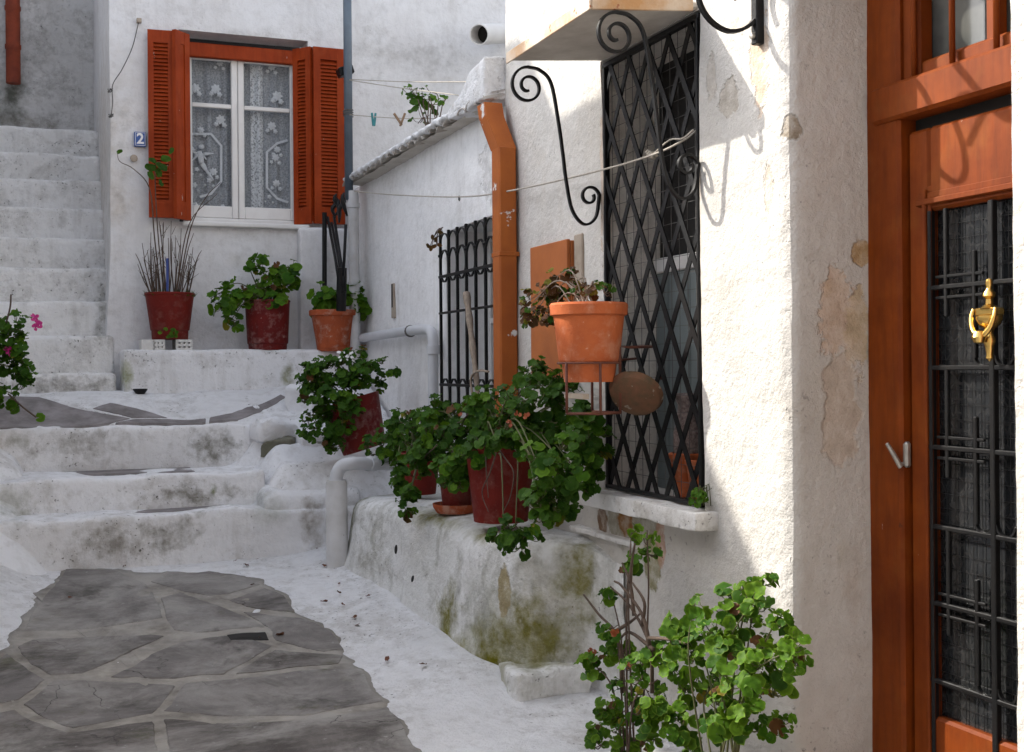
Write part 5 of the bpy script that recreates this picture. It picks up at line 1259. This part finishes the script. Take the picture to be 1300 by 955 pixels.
arm0 = V((cF.x+rr*math.cos(R(-40)), cF.y+rr*math.sin(R(-40)), zF(441)))
part('arm', MB().tube([V((arm0.x, arm0.y, zF(524))), arm0, P(800, 441, X=-.12), P(833, 440, X=.04)], .0065, 6), 'rust_iron', hd, 'all')
part('arm', MB().tube([P(833, 440, X=.04), P(837, 462, X=.035), P(840, 482, X=.035)], .0055, 6), 'rust_iron', hd, 'all')
part('arm', MB().tube([V((cF.x+rr*math.cos(R(60)), cF.y+rr*math.sin(R(60)), zr)), V((.04, cF.y+.16, zr+.02))], .0055, 6), 'rust_iron', hd, 'all')
part('strip', MB().bbox(P(716, 506, X=-.36), P(748, 500, X=-.33), .002), 'bare_board', hd)
sc_ = P(806, 503, X=-.12); d_ = V((-.55, -.55, -.62))
Ms = Matrix.Translation(sc_) @ d_.to_track_quat('Z', 'Y').to_matrix().to_4x4()
part(  'saucer', MB().lathe([(.002, .014), (.085, .014), (.105, .004), (.118, -.022), (.112, -.024), (.098, -.004), (.002, .0)], 28, Ms), 'terracotta_moss', None, 35, 'mossy terracotta saucer tilted on the holder against the lattice', 'saucer')

# --- behind the lattice: clay pot with a speckled jar
cI = P(868, 618, X=.17); cI.z = ZS+.005; kI = S(cI)
for dx, h_, r_, lab in ((0, .19, .075, 'orange clay pot standing inside the lattice beside the far jar'), (-.10, .17, .07, 'second orange clay pot inside the lattice near the jamb')):
    c = cI+V((.02, dx*1.3, 0)); t_ = thing('clay_pot', lab, 'pot', c); pot(t_, c, r_*.7, r_, h_, 'terracotta', rim=.03, lip=.006)
c = cI+V((.02, .0, .15)); single('speckled_jar', MB().lathe([(.02, 0), (.05, 0), (.062, .06), (.06, .13), (.045, .19), (.04, .25), (.058, .29), (.055, .30), (.035, .25)], 22, Matrix.Translation(c)), 'bottle_glass', 'dark speckled jar set on a clay pot behind the lattice', 'jar', 40)
# tuft at the sill
tS = thing('sill_plant', 'little green tuft growing on the end of the white window ledge', 'plant', P(887, 640, X=-.04))
foliage(tS, P(888, 642, X=-.03), [bl(887, 632, -.045, 11, 11, 11)], 60, .013, [('leaf_bright', 1)], 41, stem_r=.002, wall=.03)
# roof sprig
tR = thing('roof_plant', 'leafy sprig growing on the lean-to roof above the eave', 'plant', P(546, 165, X=.12))
foliage(tR, P(548, 168, X=.1), [bl(540, 122, .12, 20, 14, 14), bl(560, 130, .12, 10, 8, 8), bl(535, 155, .1, 10, 6, 8)], 34, .045, [('leaf_dark', 3), ('leaf_bright', 1)], 42, stem='stem_wood', stem_r=.005, pointed=True, wall=5)

# --- geraniums at the foot of the sunlit wall
cG = V((-.36, P(918, 900, X=-.36).y, gz(-.4, 3.6))); tG = thing('potted_geranium', 'bushy sunlit geranium with pale edged leaves at the foot of the bright wall', 'potted plant', cG, GRP)
XG = -.34
pot(tG, cG, .11, .15, .17, 'terracotta_old', rim=.04, lip=.012)
foliage(tG, cG+V((0, 0, .15)), [bl(935, 805, XG, 46, 30, 40), bl(955, 845, XG, 62, 34, 48), bl(880, 830, XG, 40, 36, 34), bl(945, 742, XG, 15, 14, 14), bl(972, 738, XG+.05, 16, 13, 14), bl(925, 770, XG, 22, 18, 18), bl(890, 765, XG, 16, 16, 14), bl(862, 790, XG, 15, 14, 12),
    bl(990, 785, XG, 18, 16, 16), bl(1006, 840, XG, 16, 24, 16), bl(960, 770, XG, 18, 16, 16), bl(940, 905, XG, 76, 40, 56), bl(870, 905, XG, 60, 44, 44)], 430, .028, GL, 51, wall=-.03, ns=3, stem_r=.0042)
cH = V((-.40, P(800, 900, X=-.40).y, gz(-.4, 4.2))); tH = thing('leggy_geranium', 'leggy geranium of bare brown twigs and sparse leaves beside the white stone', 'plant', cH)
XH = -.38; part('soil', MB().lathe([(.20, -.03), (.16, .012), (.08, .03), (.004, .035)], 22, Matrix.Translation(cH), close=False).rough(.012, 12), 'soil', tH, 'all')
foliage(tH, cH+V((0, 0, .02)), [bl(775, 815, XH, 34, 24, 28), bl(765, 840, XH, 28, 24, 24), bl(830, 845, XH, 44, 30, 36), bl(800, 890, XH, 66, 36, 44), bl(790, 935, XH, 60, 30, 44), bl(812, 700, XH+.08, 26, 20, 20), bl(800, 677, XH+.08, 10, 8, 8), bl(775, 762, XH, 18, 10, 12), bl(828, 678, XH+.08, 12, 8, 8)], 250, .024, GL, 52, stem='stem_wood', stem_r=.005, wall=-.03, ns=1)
tw = MB()
for pix in ([(828, 880), (825, 820), (800, 770), (775, 745)], [(825, 820), (815, 780), (790, 745), (780, 738)], [(805, 782), (800, 740), (790, 715)], [(815, 795), (818, 765), (803, 740)], [(822, 810), (850, 812), (872, 818)], [(790, 880), (784, 810), (760, 780), (741, 755)], [(784, 800), (800, 790), (812, 780)], [(800, 740), (802, 715), (806, 690)], [(830, 825), (800, 803), (786, 812)]):
    pp = bez([P(a, b, X=XH) for a, b in pix], 5); part('twig', MB().tube(pp, [lerp(.008, .004, i/(len(pp)-1)) for i in range(len(pp))], 6), 'stem_wood', tH, 'all')
for a, b in ((752, 828), (748, 833), (780, 803), (800, 845)):
    for k in range(5): inst('petal', leafmesh('petal_red', k), basis(V((rnd.uniform(-1, 1), -1, .4)), 0, .011, P(a+rnd.uniform(-3, 3), b+rnd.uniform(-3, 3), X=XH-.05)), tH)
# white stone
cs_ = G(695, 872); mbs = MB().rbox(cs_+V((-.20, -.12, -.05)), cs_+V((.18, .14, .10)), .03, .03, .03, 6)
single('white_stone', mbs, 'bench_plaster', 'rough whitewashed stone lying at the foot of the mossy bench', 'stone', 'all')
# --- pink geranium on the stair side, its pot beyond the picture
cL = V((-2.95, 8.62, 1.08)); tL = thing('potted_geranium', 'geranium with pink flowers beside the long white stair', 'potted plant', cL, GRP)
pot(tL, cL, .12, .16, .28, 'terracotta_old')
XP = -2.70
def bl2(px, py, t, rx, rz):
    c = P(px, py, t=t); k = S(c); return c, V((rx/k, rx/k, rz/k))
foliage(tL, cL+V((0, 0, .26)), [bl2(5, 420, 8.6, 34, 28), bl2(5, 465, 8.6, 36, 34), bl2(8, 500, 8.6, 28, 18), bl2(-30, 440, 8.6, 40, 50), bl2(30, 430, 8.6, 12, 12)], 430, .034, GD, 61, stuff=.3, wall=5)
for q_ in ([P(10, 500, t=8.6), P(30, 518, t=8.6), P(46, 530, t=8.6)], [P(8, 410, t=8.6), P(13, 390, t=8.6), P(14, 374, t=8.6)]): part('twig', MB().tube(bez(q_, 5), .006, 5), 'stem_wood', tL, 'all')
inst('leaf', leafmesh('leaf_bright', 2), basis(V((0, -1, .4)), 1, .035, P(50, 530, t=8.6)), tL)
for a, b in ((46, 410), (10, 446), (44, 404), (48, 414)):
    for k in range(6): inst('petal', leafmesh('petal_pink', k), basis(V((rnd.uniform(-1, 1), -1, .4)), 0, .014, P(a+rnd.uniform(-3.5, 3.5), b+rnd.uniform(-4, 4), t=8.52)), tL)
# little dark bowl on the terrace
c = P(178, 493, t=9.5); single('small_bowl', MB().lathe([(.02, 0), (.03, 0), (.052, .03), (.054, .04), (.046, .038), (.02, .012)], 20, Matrix.Translation((c.x, c.y, terr(c.x, c.y)-.005))), 'black_iron', 'tiny dark bowl on the white terrace below the ledge', 'bowl', 40)
# fallen leaves
rnd = random.Random(77)
for (a, b) in ((430, 745), (432, 757), (415, 768), (437, 772), (449, 788), (491, 843), (541, 848), (402, 700), (311, 720), (325, 713), (455, 796), (410, 720), (322, 745), (360, 810), (88, 761), (470, 760), (415, 735), (158, 722), (330, 813), (300, 715)):
    p_ = G(a, b); o = bpy.data.objects.new('dry_leaf', leafmesh('dry_leaf_mat', rnd.randrange(6), True)); col.objects.link(o)
    o.matrix_basis = basis(V((rnd.uniform(-.5, .5), rnd.uniform(-.5, .5), 1)), rnd.uniform(0, 6), rnd.uniform(.012, .026), p_+V((0, 0, .018)))
    tag(o, 'small dry brown leaf lying on the lane', 'leaf', 'dry leaves on the lane')
